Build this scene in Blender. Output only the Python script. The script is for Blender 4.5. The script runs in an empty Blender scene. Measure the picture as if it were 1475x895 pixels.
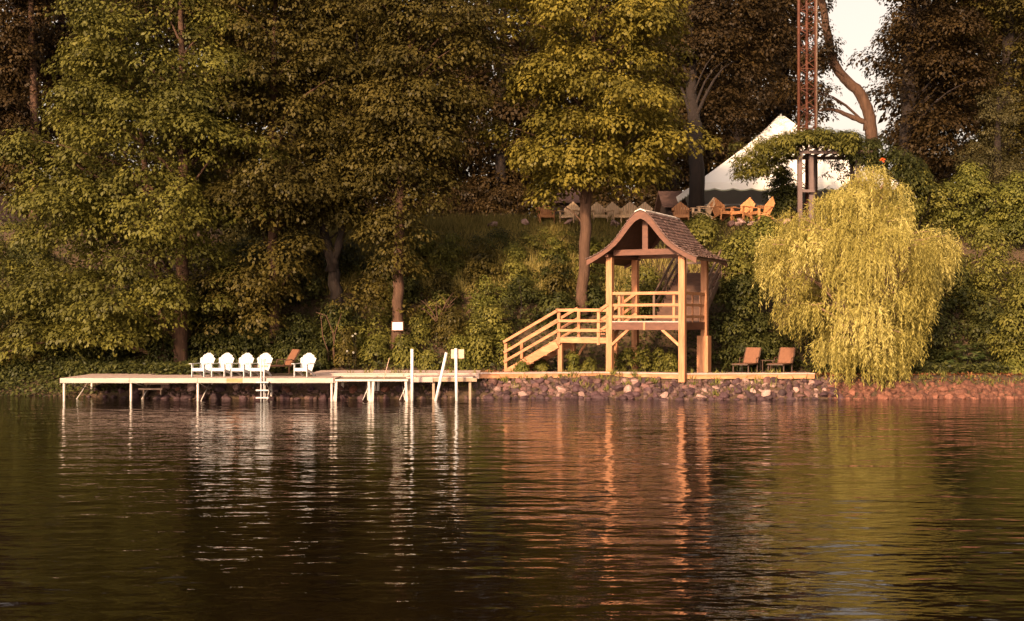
import bpy, math, random
import numpy as np
from mathutils import Vector, Matrix

# ------------------------------------------------------------------ camera, sky, sun, exposure
scn = bpy.context.scene
COL = scn.collection
F, HC, HY = 1640.0, 3.1, 455.0          # focal length in photo pixels, eye height, horizon row
CX = 737.5
cam_d = bpy.data.cameras.new("camera"); cam = bpy.data.objects.new("camera", cam_d); COL.objects.link(cam)
cam.location = (0, 0, HC); cam.rotation_euler = (math.pi / 2, 0, 0)
cam_d.sensor_width = 36; cam_d.lens = 36 * F / 1475
cam_d.shift_y = (HY - 447.5) / 1475
cam_d.clip_end = 3000
scn.camera = cam

SUN_AZ, SUN_EL = math.radians(-155), math.radians(22)      # azimuth from +Y, clockwise positive
sdir = Vector((math.sin(SUN_AZ) * math.cos(SUN_EL), math.cos(SUN_AZ) * math.cos(SUN_EL), math.sin(SUN_EL)))
world = bpy.data.worlds.new("World"); scn.world = world; world.use_nodes = True
nt = world.node_tree; nt.nodes.clear()
sky = nt.nodes.new("ShaderNodeTexSky"); sky.sky_type = 'NISHITA'; sky.sun_disc = False
sky.sun_elevation = SUN_EL; sky.sun_rotation = SUN_AZ; sky.dust_density = 4.0; sky.air_density = 1.2; sky.ozone_density = 0.6
hsv = nt.nodes.new("ShaderNodeHueSaturation"); hsv.inputs['Saturation'].default_value = 0.25
tint = nt.nodes.new("ShaderNodeMix"); tint.data_type = 'RGBA'; tint.blend_type = 'MULTIPLY'; tint.inputs[0].default_value = 1
tint.inputs[7].default_value = (1.0, 0.81, 0.67, 1)
bg = nt.nodes.new("ShaderNodeBackground"); bg.inputs[1].default_value = 0.088
wo = nt.nodes.new("ShaderNodeOutputWorld")
nt.links.new(sky.outputs[0], hsv.inputs['Color']); nt.links.new(hsv.outputs[0], tint.inputs[6])
nt.links.new(tint.outputs[2], bg.inputs[0]); nt.links.new(bg.outputs[0], wo.inputs[0])
sun_d = bpy.data.lights.new("sun", 'SUN'); sun_d.energy = 3.0; sun_d.angle = math.radians(4); sun_d.color = (1, 0.665, 0.38)
sun = bpy.data.objects.new("sun", sun_d); COL.objects.link(sun)
sun.rotation_euler = (-sdir).to_track_quat('-Z', 'Y').to_euler()
vs = scn.view_settings
vs.view_transform = 'Standard'; vs.look = 'None'; vs.exposure = 1.62; vs.gamma = 1; vs.use_curve_mapping = False
scn.cycles.max_bounces = 6; scn.cycles.diffuse_bounces = 2; scn.cycles.glossy_bounces = 3
scn.cycles.transmission_bounces = 2; scn.cycles.use_denoising = True
scn.cycles.sample_clamp_indirect = 4

rng = np.random.default_rng(11)
random.seed(5)

def at(px, py, Y):
    """point seen at photo pixel (px, py) at distance Y"""
    return Vector(((px - CX) * Y / F, Y, HC - (py - HY) * Y / F))

# ------------------------------------------------------------------ materials
def new_mat(name):
    m = bpy.data.materials.new(name); m.use_nodes = True
    t = m.node_tree; t.nodes.clear()
    return m, t, t.nodes, t.links

def ramp(nodes, stops):
    r = nodes.new("ShaderNodeValToRGB"); e = r.color_ramp.elements
    while len(e) < len(stops): e.new(0.5)
    for el, (p, c) in zip(e, stops): el.position = p; el.color = (*c, 1)
    return r

def surf_mat(name, c1, c2, scale=(4, 4, 4), rough=0.7, bump=0.3, detail=5, objrand=0.0, bdist=0.01, spec=0.4, c3=None, attr=None):
    """noise-mottled surface; optional per-object or per-face value variation"""
    m, t, N, L = new_mat(name)
    tc = N.new("ShaderNodeTexCoord"); mp = N.new("ShaderNodeMapping"); mp.inputs['Scale'].default_value = scale
    L.new(tc.outputs['Object'], mp.inputs[0])
    no = N.new("ShaderNodeTexNoise"); no.inputs['Scale'].default_value = 1; no.inputs['Detail'].default_value = detail
    no.inputs['Roughness'].default_value = 0.65
    L.new(mp.outputs[0], no.inputs['Vector'])
    st = [(0.3, c1), (0.7, c2)] if c3 is None else [(0.3, c1), (0.52, c2), (0.72, c3)]
    r = ramp(N, st); L.new(no.outputs['Fac'], r.inputs[0])
    colr = r.outputs[0]
    if objrand or attr:
        if attr:
            oi = N.new("ShaderNodeAttribute"); oi.attribute_name = attr; src = oi.outputs['Fac']
        else:
            oi = N.new("ShaderNodeObjectInfo"); src = oi.outputs['Random']
        mr = N.new("ShaderNodeMapRange"); mr.inputs[3].default_value = 1 - objrand; mr.inputs[4].default_value = 1 + objrand
        L.new(src, mr.inputs[0])
        hs = N.new("ShaderNodeHueSaturation"); L.new(colr, hs.inputs['Color']); L.new(mr.outputs[0], hs.inputs['Value'])
        colr = hs.outputs[0]
    b = N.new("ShaderNodeBsdfPrincipled"); L.new(colr, b.inputs['Base Color'])
    b.inputs['Roughness'].default_value = rough; b.inputs['Specular IOR Level'].default_value = spec
    if bump:
        bp = N.new("ShaderNodeBump"); bp.inputs['Strength'].default_value = bump; bp.inputs['Distance'].default_value = bdist
        L.new(no.outputs['Fac'], bp.inputs['Height']); L.new(bp.outputs[0], b.inputs['Normal'])
    o = N.new("ShaderNodeOutputMaterial"); L.new(b.outputs[0], o.inputs[0])
    return m

def leaf_mat(name, dark, mid, light, trans=0.3, rough=0.5):
    m, t, N, L = new_mat(name)
    a = N.new("ShaderNodeAttribute"); a.attribute_name = 'leaf_value'
    r = ramp(N, [(0.05, dark), (0.5, mid), (0.95, light)]); L.new(a.outputs['Fac'], r.inputs[0])
    b = N.new("ShaderNodeBsdfPrincipled"); L.new(r.outputs[0], b.inputs['Base Color'])
    b.inputs['Roughness'].default_value = rough; b.inputs['Specular IOR Level'].default_value = 0.15
    tr = N.new("ShaderNodeBsdfTranslucent"); L.new(r.outputs[0], tr.inputs[0])
    mx = N.new("ShaderNodeMixShader"); mx.inputs[0].default_value = trans
    L.new(b.outputs[0], mx.inputs[1]); L.new(tr.outputs[0], mx.inputs[2])
    o = N.new("ShaderNodeOutputMaterial"); L.new(mx.outputs[0], o.inputs[0])
    return m

M = {}
M['cedar'] = surf_mat('cedar', (0.25, 0.097, 0.042), (0.47, 0.22, 0.106), (9, 9, 1.2), 0.65, 0.3, objrand=0.16)
M['cedar_beam'] = surf_mat('cedar_beam', (0.27, 0.105, 0.046), (0.49, 0.235, 0.115), (2, 9, 9), 0.65, 0.3, objrand=0.16)
M['redwood'] = surf_mat('redwood', (0.070, 0.024, 0.013), (0.13, 0.048, 0.026), (3, 8, 8), 0.6, 0.3)
M['weathered'] = surf_mat('weathered', (0.20, 0.13, 0.09), (0.36, 0.26, 0.19), (4, 4, 4), 0.8, 0.4)
M['oldwood'] = surf_mat('oldwood', (0.085, 0.050, 0.036), (0.17, 0.11, 0.08), (4, 4, 4), 0.8, 0.4)
M['darkwood'] = surf_mat('darkwood', (0.05, 0.022, 0.014), (0.10, 0.045, 0.028), (3, 8, 8), 0.7, 0.3)
M['shingle'] = surf_mat('shingle', (0.055, 0.025, 0.020), (0.13, 0.064, 0.052), (5, 5, 5), 0.55, 0.5, objrand=0.35, attr='face_value', spec=0.5)
M['ridge'] = surf_mat('ridge', (0.5, 0.42, 0.38), (0.68, 0.6, 0.55), (5, 5, 5), 0.5, 0.2)
M['dockboard'] = surf_mat('dockboard', (0.34, 0.24, 0.21), (0.48, 0.36, 0.32), (1.5, 7, 7), 0.7, 0.3)
M['decktop'] = surf_mat('decktop', (0.33, 0.235, 0.205), (0.46, 0.35, 0.31), (6, 1.5, 6), 0.7, 0.3)
M['alu'] = surf_mat('alu', (0.38, 0.33, 0.30), (0.52, 0.47, 0.43), (6, 6, 6), 0.45, 0.1)
M['white'] = surf_mat('white', (0.40, 0.40, 0.41), (0.47, 0.47, 0.475), (5, 5, 5), 0.4, 0.05)
M['pvc'] = surf_mat('pvc', (0.50, 0.49, 0.49), (0.60, 0.59, 0.59), (3, 3, 1.5), 0.4, 0.05)
M['sling'] = surf_mat('sling', (0.135, 0.055, 0.029), (0.185, 0.080, 0.043), (8, 8, 8), 0.75, 0.1)
M['bronze'] = surf_mat('bronze', (0.045, 0.022, 0.014), (0.07, 0.036, 0.022), (8, 8, 8), 0.45, 0.1)
M['teak'] = surf_mat('teak', (0.32, 0.13, 0.05), (0.46, 0.21, 0.085), (6, 6, 3), 0.6, 0.2, objrand=0.15)
M['teak_pale'] = surf_mat('teak_pale', (0.60, 0.39, 0.24), (0.76, 0.54, 0.34), (6, 6, 3), 0.6, 0.2)
M['pergola'] = surf_mat('pergola', (0.085, 0.056, 0.053), (0.14, 0.095, 0.088), (5, 5, 2), 0.75, 0.3)
M['rust'] = surf_mat('rust', (0.050, 0.014, 0.008), (0.11, 0.034, 0.016), (3, 3, 1.5), 0.7, 0.3)
M['bark'] = surf_mat('bark', (0.040, 0.019, 0.010), (0.090, 0.046, 0.027), (7, 7, 1.6), 0.9, 0.9, bdist=0.04)
M['bark_dark'] = surf_mat('bark_dark', (0.008, 0.0045, 0.003), (0.020, 0.011, 0.0075), (7, 7, 1.6), 0.9, 0.9, bdist=0.04)
M['bark_pale'] = surf_mat('bark_pale', (0.16, 0.085, 0.052), (0.30, 0.19, 0.13), (7, 7, 1.6), 0.9, 0.9, bdist=0.04)
M['rock_dark'] = surf_mat('rock_dark', (0.022, 0.0105, 0.013), (0.072, 0.034, 0.038), (6, 6, 6), 0.75, 0.5, objrand=0.4, bdist=0.03)
M['rock_brown'] = surf_mat('rock_brown', (0.055, 0.026, 0.024), (0.15, 0.073, 0.062), (6, 6, 6), 0.75, 0.5, objrand=0.35, bdist=0.03)
M['rock_pale'] = surf_mat('rock_pale', (0.16, 0.095, 0.085), (0.33, 0.21, 0.18), (6, 6, 6), 0.7, 0.5, objrand=0.3, bdist=0.03)
M['rock_red'] = surf_mat('rock_red', (0.07, 0.024, 0.016), (0.19, 0.075, 0.045), (6, 6, 6), 0.75, 0.5, objrand=0.35, bdist=0.03)
M['rubble'] = surf_mat('rubble', (0.03, 0.017, 0.016), (0.085, 0.048, 0.041), (4, 4, 4), 0.85, 0.7, bdist=0.04, c3=(0.17, 0.10, 0.08))
M['rubble_red'] = surf_mat('rubble_red', (0.035, 0.013, 0.009), (0.095, 0.036, 0.022), (4, 4, 4), 0.85, 0.7, bdist=0.04, c3=(0.20, 0.085, 0.05))
M['wallwood'] = surf_mat('wallwood', (0.018, 0.010, 0.008), (0.035, 0.018, 0.014), (6, 6, 1), 0.8, 0.3)
M['roofing'] = surf_mat('roofing', (0.06, 0.032, 0.026), (0.11, 0.06, 0.05), (6, 6, 6), 0.8, 0.4)
M['window'] = surf_mat('window', (0.02, 0.015, 0.012), (0.03, 0.022, 0.02), (2, 2, 2), 0.12, 0)
M['signwhite'] = surf_mat('signwhite', (0.72, 0.70, 0.66), (0.80, 0.78, 0.74), (12, 12, 12), 0.5, 0)
M['plywood'] = surf_mat('plywood', (0.40, 0.26, 0.19), (0.54, 0.38, 0.29), (3, 3, 9), 0.7, 0.1)
M['blossom_white'] = surf_mat('blossom_white', (0.8, 0.76, 0.66), (0.84, 0.8, 0.7), rough=0.6, bump=0)
M['blossom_red'] = surf_mat('blossom_red', (0.65, 0.06, 0.01), (0.8, 0.14, 0.02), rough=0.5, bump=0)
# leaves: (dark, mid, light) base colours, olive as in the photograph
M['leaf_maple'] = leaf_mat('leaf_maple', (0.0423, 0.0399, 0.0099), (0.0921, 0.0872, 0.0176), (0.1645, 0.1470, 0.0264))
M['leaf_gold'] = leaf_mat('leaf_gold', (0.060, 0.052, 0.010), (0.132, 0.109, 0.018), (0.225, 0.175, 0.028))
M['leaf_olive'] = leaf_mat('leaf_olive', (0.028, 0.023, 0.007), (0.060, 0.048, 0.011), (0.105, 0.080, 0.018))
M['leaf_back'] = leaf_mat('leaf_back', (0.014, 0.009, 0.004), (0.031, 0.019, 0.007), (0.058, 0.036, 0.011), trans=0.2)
M['leaf_conifer'] = leaf_mat('leaf_conifer', (0.0282, 0.0252, 0.0110), (0.0517, 0.0441, 0.0165), (0.0799, 0.0651, 0.0220), trans=0.1)
M['leaf_shrub'] = leaf_mat('leaf_shrub', (0.048, 0.047, 0.011), (0.112, 0.107, 0.022), (0.185, 0.165, 0.035))
M['leaf_shrub_bright'] = leaf_mat('leaf_shrub_bright', (0.0545, 0.0588, 0.0132), (0.1128, 0.1134, 0.0220), (0.1786, 0.1659, 0.0330))
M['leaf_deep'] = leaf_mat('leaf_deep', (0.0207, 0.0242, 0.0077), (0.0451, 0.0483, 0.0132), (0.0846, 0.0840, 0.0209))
M['leaf_willow'] = leaf_mat('leaf_willow', (0.155, 0.127, 0.026), (0.345, 0.292, 0.075), (0.58, 0.50, 0.18), trans=0.35)
M['leaf_rhodo'] = leaf_mat('leaf_rhodo', (0.0329, 0.0504, 0.0154), (0.0705, 0.0945, 0.0286), (0.1410, 0.1470, 0.0495), rough=0.35)
M['grass'] = leaf_mat('grass', (0.105, 0.088, 0.022), (0.195, 0.157, 0.040), (0.30, 0.235, 0.068))

def ground_mat():
    m, t, N, L = new_mat('hillside_soil')
    tc = N.new("ShaderNodeTexCoord")
    n1 = N.new("ShaderNodeTexNoise"); n1.inputs['Scale'].default_value = 0.5; n1.inputs['Detail'].default_value = 6
    n2 = N.new("ShaderNodeTexNoise"); n2.inputs['Scale'].default_value = 9; n2.inputs['Detail'].default_value = 6
    L.new(tc.outputs['Object'], n1.inputs['Vector']); L.new(tc.outputs['Object'], n2.inputs['Vector'])
    r1 = ramp(N, [(0.35, (0.045, 0.022, 0.013)), (0.65, (0.085, 0.040, 0.022))]); L.new(n2.outputs['Fac'], r1.inputs[0])
    r2 = ramp(N, [(0.35, (0.035, 0.026, 0.010)), (0.65, (0.065, 0.045, 0.018))]); L.new(n2.outputs['Fac'], r2.inputs[0])
    mx = N.new("ShaderNodeMix"); mx.data_type = 'RGBA'; L.new(n1.outputs['Fac'], mx.inputs[0])
    L.new(r1.outputs[0], mx.inputs[6]); L.new(r2.outputs[0], mx.inputs[7])
    b = N.new("ShaderNodeBsdfPrincipled"); b.inputs['Roughness'].default_value = 0.95; L.new(mx.outputs[2], b.inputs['Base Color'])
    bp = N.new("ShaderNodeBump"); bp.inputs['Strength'].default_value = 0.8; bp.inputs['Distance'].default_value = 0.06
    L.new(n2.outputs['Fac'], bp.inputs['Height']); L.new(bp.outputs[0], b.inputs['Normal'])
    o = N.new("ShaderNodeOutputMaterial"); L.new(b.outputs[0], o.inputs[0])
    return m
M['soil'] = ground_mat()

def water_mat():
    m, t, N, L = new_mat('lake_water')
    tc = N.new("ShaderNodeTexCoord")
    def wave(scale, detail, rot, stretch):
        mp = N.new("ShaderNodeMapping"); mp.inputs['Scale'].default_value = (scale * stretch, scale, 1)
        mp.inputs['Rotation'].default_value = (0, 0, rot)
        L.new(tc.outputs['Object'], mp.inputs[0])
        n = N.new("ShaderNodeTexNoise"); n.inputs['Scale'].default_value = 1; n.inputs['Detail'].default_value = detail
        n.inputs['Roughness'].default_value = 0.5
        L.new(mp.outputs[0], n.inputs['Vector']); return n.outputs['Fac']
    def mul(s, k):
        a = N.new("ShaderNodeMath"); a.operation = 'MULTIPLY'; a.inputs[1].default_value = k; L.new(s, a.inputs[0]); return a.outputs[0]
    def add(a_, b_):
        a = N.new("ShaderNodeMath"); L.new(a_, a.inputs[0]); L.new(b_, a.inputs[1]); return a.outputs[0]
    # wind patches: calm and ruffled water
    pn = wave(0.10, 2, 0.1, 0.45)
    pr = N.new("ShaderNodeMapRange"); pr.inputs[1].default_value = 0.35; pr.inputs[2].default_value = 0.7
    pr.inputs[3].default_value = 0.5; pr.inputs[4].default_value = 1.4; L.new(pn, pr.inputs[0])
    h = add(add(mul(wave(0.8, 2, 0.12, 0.35), 0.055), mul(wave(2.3, 2, -0.10, 0.42), 0.052)), mul(wave(8.0, 3, 0.25, 0.55), 0.0085))
    bp = N.new("ShaderNodeBump"); bp.inputs['Distance'].default_value = 1.0; L.new(h, bp.inputs['Height'])
    L.new(mul(pr.outputs[0], 0.78), bp.inputs['Strength'])
    b = N.new("ShaderNodeBsdfPrincipled"); b.inputs['Base Color'].default_value = (0.0035, 0.0018, 0.0009, 1)
    b.inputs['Roughness'].default_value = 0.012; b.inputs['IOR'].default_value = 1.333
    L.new(bp.outputs[0], b.inputs['Normal'])
    o = N.new("ShaderNodeOutputMaterial"); L.new(b.outputs[0], o.inputs[0])
    return m
M['water'] = water_mat()

def tent_mat():
    m, t, N, L = new_mat('tent_canvas')
    b = N.new("ShaderNodeBsdfPrincipled"); b.inputs['Base Color'].default_value = (0.84, 0.82, 0.80, 1); b.inputs['Roughness'].default_value = 0.6
    tr = N.new("ShaderNodeBsdfTranslucent"); tr.inputs[0].default_value = (0.84, 0.82, 0.78, 1)
    mx = N.new("ShaderNodeMixShader"); mx.inputs[0].default_value = 0.08
    L.new(b.outputs[0], mx.inputs[1]); L.new(tr.outputs[0], mx.inputs[2])
    o = N.new("ShaderNodeOutputMaterial"); L.new(mx.outputs[0], o.inputs[0])
    return m
M['tent'] = tent_mat()
M['tent_trim'] = surf_mat('tent_trim', (0.20, 0.21, 0.15), (0.26, 0.27, 0.19), rough=0.7, bump=0)

# ------------------------------------------------------------------ object helpers
def tag(o, label=None, cat=None, group=None, kind=None):
    if label: o['label'] = label
    if cat: o['category'] = cat
    if group: o['group'] = group
    if kind: o['kind'] = kind
    return o

def empty(name, loc=(0, 0, 0), rz=0.0):
    o = bpy.data.objects.new(name, None); o.empty_display_size = 0.3
    o.location = loc; o.rotation_euler = (0, 0, rz); COL.objects.link(o); return o

def link_mesh(name, me, mat, parent=None):
    if mat and len(me.materials) == 0: me.materials.append(M[mat])
    o = bpy.data.objects.new(name, me); COL.objects.link(o)
    if parent: o.parent = parent
    return o

def copy_tree(o, parent=None):
    c = o.copy(); COL.objects.link(c)
    if parent: c.parent = parent
    for ch in list(o.children): copy_tree(ch, c)
    return c

class MB:
    """collects solids into one mesh"""
    def __init__(s): s.v, s.f, s.smooth, s.fv = [], [], [], []
    def add(s, vs, fs, smooth=False, fv=None):
        n = len(s.v); s.v += [tuple(p) for p in vs]; s.f += [tuple(i + n for i in f) for f in fs]
        s.smooth += [smooth] * len(fs); s.fv += [random.random() if fv is None else fv] * len(fs); return s
    def hexa(s, p, fv=None):
        return s.add(p, [(0, 3, 2, 1), (4, 5, 6, 7), (0, 1, 5, 4), (1, 2, 6, 5), (2, 3, 7, 6), (3, 0, 4, 7)], fv=fv)
    def box(s, x0, x1, y0, y1, z0, z1):
        return s.hexa([(x0, y0, z0), (x1, y0, z0), (x1, y1, z0), (x0, y1, z0), (x0, y0, z1), (x1, y0, z1), (x1, y1, z1), (x0, y1, z1)])
    def beam(s, p0, p1, w, h, up=(0, 0, 1), fv=None):
        """bar from p0 to p1, w across, h along up"""
        p0, p1 = Vector(p0), Vector(p1); d = (p1 - p0).normalized(); u = Vector(up)
        x = d.cross(u)
        if x.length < 1e-4: x = d.cross(Vector((1, 0, 0)))
        x.normalize(); u = x.cross(d).normalized()
        a, b = x * w / 2, u * h / 2
        return s.hexa([p0 - a - b, p0 + a - b, p0 + a + b, p0 - a + b, p1 - a - b, p1 + a - b, p1 + a + b, p1 - a + b], fv=fv)
    def tube(s, pts, radii, n=8, cap=True, smooth=True, wob=0.0):
        pts = [Vector(p) for p in pts]
        if not hasattr(radii, '__len__'): radii = [radii] * len(pts)
        vs, fs = [], []
        d0 = (pts[1] - pts[0]).normalized()
        u = d0.cross(Vector((0.31, 0.93, 0.2))).normalized()
        for i, p in enumerate(pts):
            d = (pts[min(i + 1, len(pts) - 1)] - pts[max(i - 1, 0)]).normalized()
            u = (u - d * u.dot(d)).normalized(); w = d.cross(u)
            for k in range(n):
                a = 2 * math.pi * k / n; r = radii[i] * (1 + wob * (random.random() - .5))
                vs.append(p + (u * math.cos(a) + w * math.sin(a)) * r)
        for i in range(len(pts) - 1):
            for k in range(n):
                k2 = (k + 1) % n; fs.append((i * n + k, i * n + k2, (i + 1) * n + k2, (i + 1) * n + k))
        if cap:
            fs.append(tuple(range(n - 1, -1, -1))); fs.append(tuple((len(pts) - 1) * n + k for k in range(n)))
        return s.add(vs, fs, smooth)
    def prism(s, poly, axis, t0, t1):
        """poly: list of 2D points; axis: function (a,b,t)->xyz"""
        n = len(poly); vs = [axis(a, b, t0) for a, b in poly] + [axis(a, b, t1) for a, b in poly]
        fs = [tuple(range(n)), tuple(range(2 * n - 1, n - 1, -1))]
        fs += [(i, i + n, (i + 1) % n + n, (i + 1) % n) for i in range(n)]
        return s.add(vs, fs)
    def build(s, name, mat, parent=None, attr=False):
        me = bpy.data.meshes.new(name); me.from_pydata(s.v, [], s.f)
        me.polygons.foreach_set('use_smooth', s.smooth)
        if attr:
            a = me.attributes.new('face_value', 'FLOAT', 'FACE'); a.data.foreach_set('value', s.fv)
        me.update()
        return link_mesh(name, me, mat, parent)

def unit(a): return a / (np.linalg.norm(a, axis=-1, keepdims=True) + 1e-9)

def leaves(name, P, Nrm, T, L, W, val, mat, parent=None, fold=0.18):
    """many single leaves as one foliage mesh: each a folded diamond"""
    n = len(P)
    Nrm = unit(Nrm); T = T - Nrm * np.sum(T * Nrm, axis=1, keepdims=True); T = unit(T); B = np.cross(Nrm, T)
    L = np.broadcast_to(np.asarray(L, float), (n,))[:, None]; W = np.broadcast_to(np.asarray(W, float), (n,))[:, None]
    V = np.empty((n, 4, 3), np.float32)
    V[:, 0] = P; V[:, 2] = P + T * L
    mid = P + T * L * 0.45 + Nrm * W * fold
    V[:, 1] = mid + B * W * 0.5; V[:, 3] = mid - B * W * 0.5
    me = bpy.data.meshes.new(name)
    me.vertices.add(n * 4); me.vertices.foreach_set('co', V.ravel())
    me.loops.add(n * 4); me.loops.foreach_set('vertex_index', np.arange(n * 4, dtype=np.int32))
    me.polygons.add(n); me.polygons.foreach_set('loop_start', np.arange(0, n * 4, 4, dtype=np.int32))
    me.polygons.foreach_set('loop_total', np.full(n, 4, np.int32))
    me.update(calc_edges=True)
    a = me.attributes.new('leaf_value', 'FLOAT', 'FACE'); a.data.foreach_set('value', np.clip(val, 0, 1).astype(np.float32))
    return link_mesh(name, me, mat, parent)

def tuft_leaves(C, R, out, per, L, flat=0.62, droop=0.3, asp=0.62, tvar=0.7, up=0.45, nj=0.19, tv=None):
    """leaf clumps: C centres, R radii, out outward directions"""
    n = len(C); tv = rng.random(n) if tv is None else tv
    cnt = np.maximum(8, (per * (R / R.mean()) ** 2)).astype(int)
    idx = np.repeat(np.arange(n), cnt); k = len(idx)
    d = unit(rng.normal(size=(k, 3))); flip = rng.random(k) < 0.85
    d[:, 2] = np.where(flip, np.abs(d[:, 2]), d[:, 2])
    r = np.where(rng.random(k) < 0.75, rng.uniform(0.82, 1.0, k), rng.uniform(0.2, 1.0, k))
    # lumpy clump outline
    lump = 1 + 0.30 * np.sin(d[:, 0] * 5 + tv[idx] * 40) * np.cos(d[:, 1] * 5 + tv[idx] * 77)
    rel = d * (r * lump)[:, None]
    rad = R[idx][:, None]
    P = C[idx] + rel * rad * np.array([1, 1, flat])
    hor = np.hypot(rel[:, 0], rel[:, 1]) * R[idx]
    P[:, 2] -= droop * hor ** 2 / R[idx]
    Nn = d * np.array([1, 1, 1 / flat * .7]) + np.array([0, 0, up * .7]) + nj * rng.normal(size=(k, 3)) + 0.25 * out[idx]
    T = out[idx] * 0.5 + d * 0.7 - np.array([0, 0, .7]) + 0.4 * rng.normal(size=(k, 3))
    ll = L * rng.uniform(.65, 1.25, k)
    val = tvar * tv[idx] + (1 - tvar) * rng.random(k)
    return P, Nn, T, ll, ll * asp * rng.uniform(.8, 1.2, k), val

def rows_env(rows, Y):
    """[(ypx, cxpx, hwpx)] -> arrays z, cx, hw in metres at distance Y (sorted by z)"""
    a = np.array([(HC - (y - HY) * Y / F, (c - CX) * Y / F, h * Y / F) for y, c, h in rows]); return a[np.argsort(a[:, 0])]

def bough_tufts(env, Y, n, tr, dk, inner, lump, front):
    nb = max(6, n // 8)
    C0, R0, o0 = env_tufts(env, Y, nb, tr * 2.1, dk, .75, lump * 1.3, front)
    idx = np.repeat(np.arange(nb), 7); k = len(idx)
    d = unit(rng.normal(size=(k, 3)) + o0[idx] * .5); d[:, 2] = np.abs(d[:, 2]) * .9 - .12
    rel = d * rng.uniform(.55, 1.0, k)[:, None] * R0[idx][:, None] * np.array([1, 1, .62])
    C = C0[idx] + rel; h = np.hypot(rel[:, 0], rel[:, 1]); C[:, 2] -= .22 * h ** 2 / R0[idx]
    R = tr * rng.uniform(.6, 1.1, k); out = unit(o0[idx] + d * .8)
    C2, R2, o2 = env_tufts(env, Y, max(4, n // 6), tr, dk, .2, lump, .5); C2[:, 0] = C2[:, 0] * .8 + np.interp(C2[:, 2], env[:, 0], env[:, 1]) * .2; C2[:, 1] = Y + (C2[:, 1] - Y) * .7
    tv = np.concatenate([.6 * rng.random(nb)[idx] + .4 * rng.random(k), rng.random(len(C2))])
    return np.concatenate([C, C2]), np.concatenate([R, R2]), np.concatenate([out, o2]), tv

def env_tufts(env, Y, n, tr, dk=0.8, inner=0.45, lump=0.2, front=0.66):
    zs = np.linspace(env[0, 0], env[-1, 0], 200); w = np.interp(zs, env[:, 0], env[:, 2]) + 0.15
    z = rng.choice(zs, n, p=w / w.sum()) + rng.uniform(-.1, .1, n)
    hw = np.interp(z, env[:, 0], env[:, 2]); cx = np.interp(z, env[:, 0], env[:, 1])
    th = np.where(rng.random(n) < front, rng.uniform(-math.pi, 0, n), rng.uniform(0, math.pi, n))
    ph = rng.uniform(0, 6.28, 4)
    L = 1 + lump * (0.6 * np.sin(3 * th + ph[0] + z * .9) + 0.5 * np.sin(5 * th + ph[1] - z * 1.4) + 0.5 * np.sin(z * 2.3 + ph[2]))
    rr = np.where(rng.random(n) < 0.75, rng.uniform(.82, 1.0, n), rng.uniform(inner, .85, n))
    R = tr * rng.uniform(.62, 1.25, n)
    reach = np.maximum(hw * L * rr - R * 0.7, 0.02)
    C = np.stack([cx + np.cos(th) * reach, Y + np.sin(th) * reach * dk, z], 1)
    out = np.stack([np.cos(th), np.sin(th), np.zeros(n)], 1)
    return C, R, out

def limb_path(p0, p1, sag=0.12, n=5):
    p0, p1 = Vector(p0), Vector(p1); L = (p1 - p0).length; pts = []
    jit = Vector((random.uniform(-1, 1), random.uniform(-1, 1), 0)) * L * 0.06
    for i in range(n + 1):
        t = i / n; p = p0.lerp(p1, t); s = math.sin(math.pi * t)
        pts.append(p + Vector((0, 0, 1)) * sag * L * s + jit * s)
    return pts

def interp_path(path, z):
    for a, b in zip(path, path[1:]):
        if a.z <= z <= b.z: return a.lerp(b, (z - a.z) / max(b.z - a.z, 1e-6))
    return path[-1] if z > path[-1].z else path[0]

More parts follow.
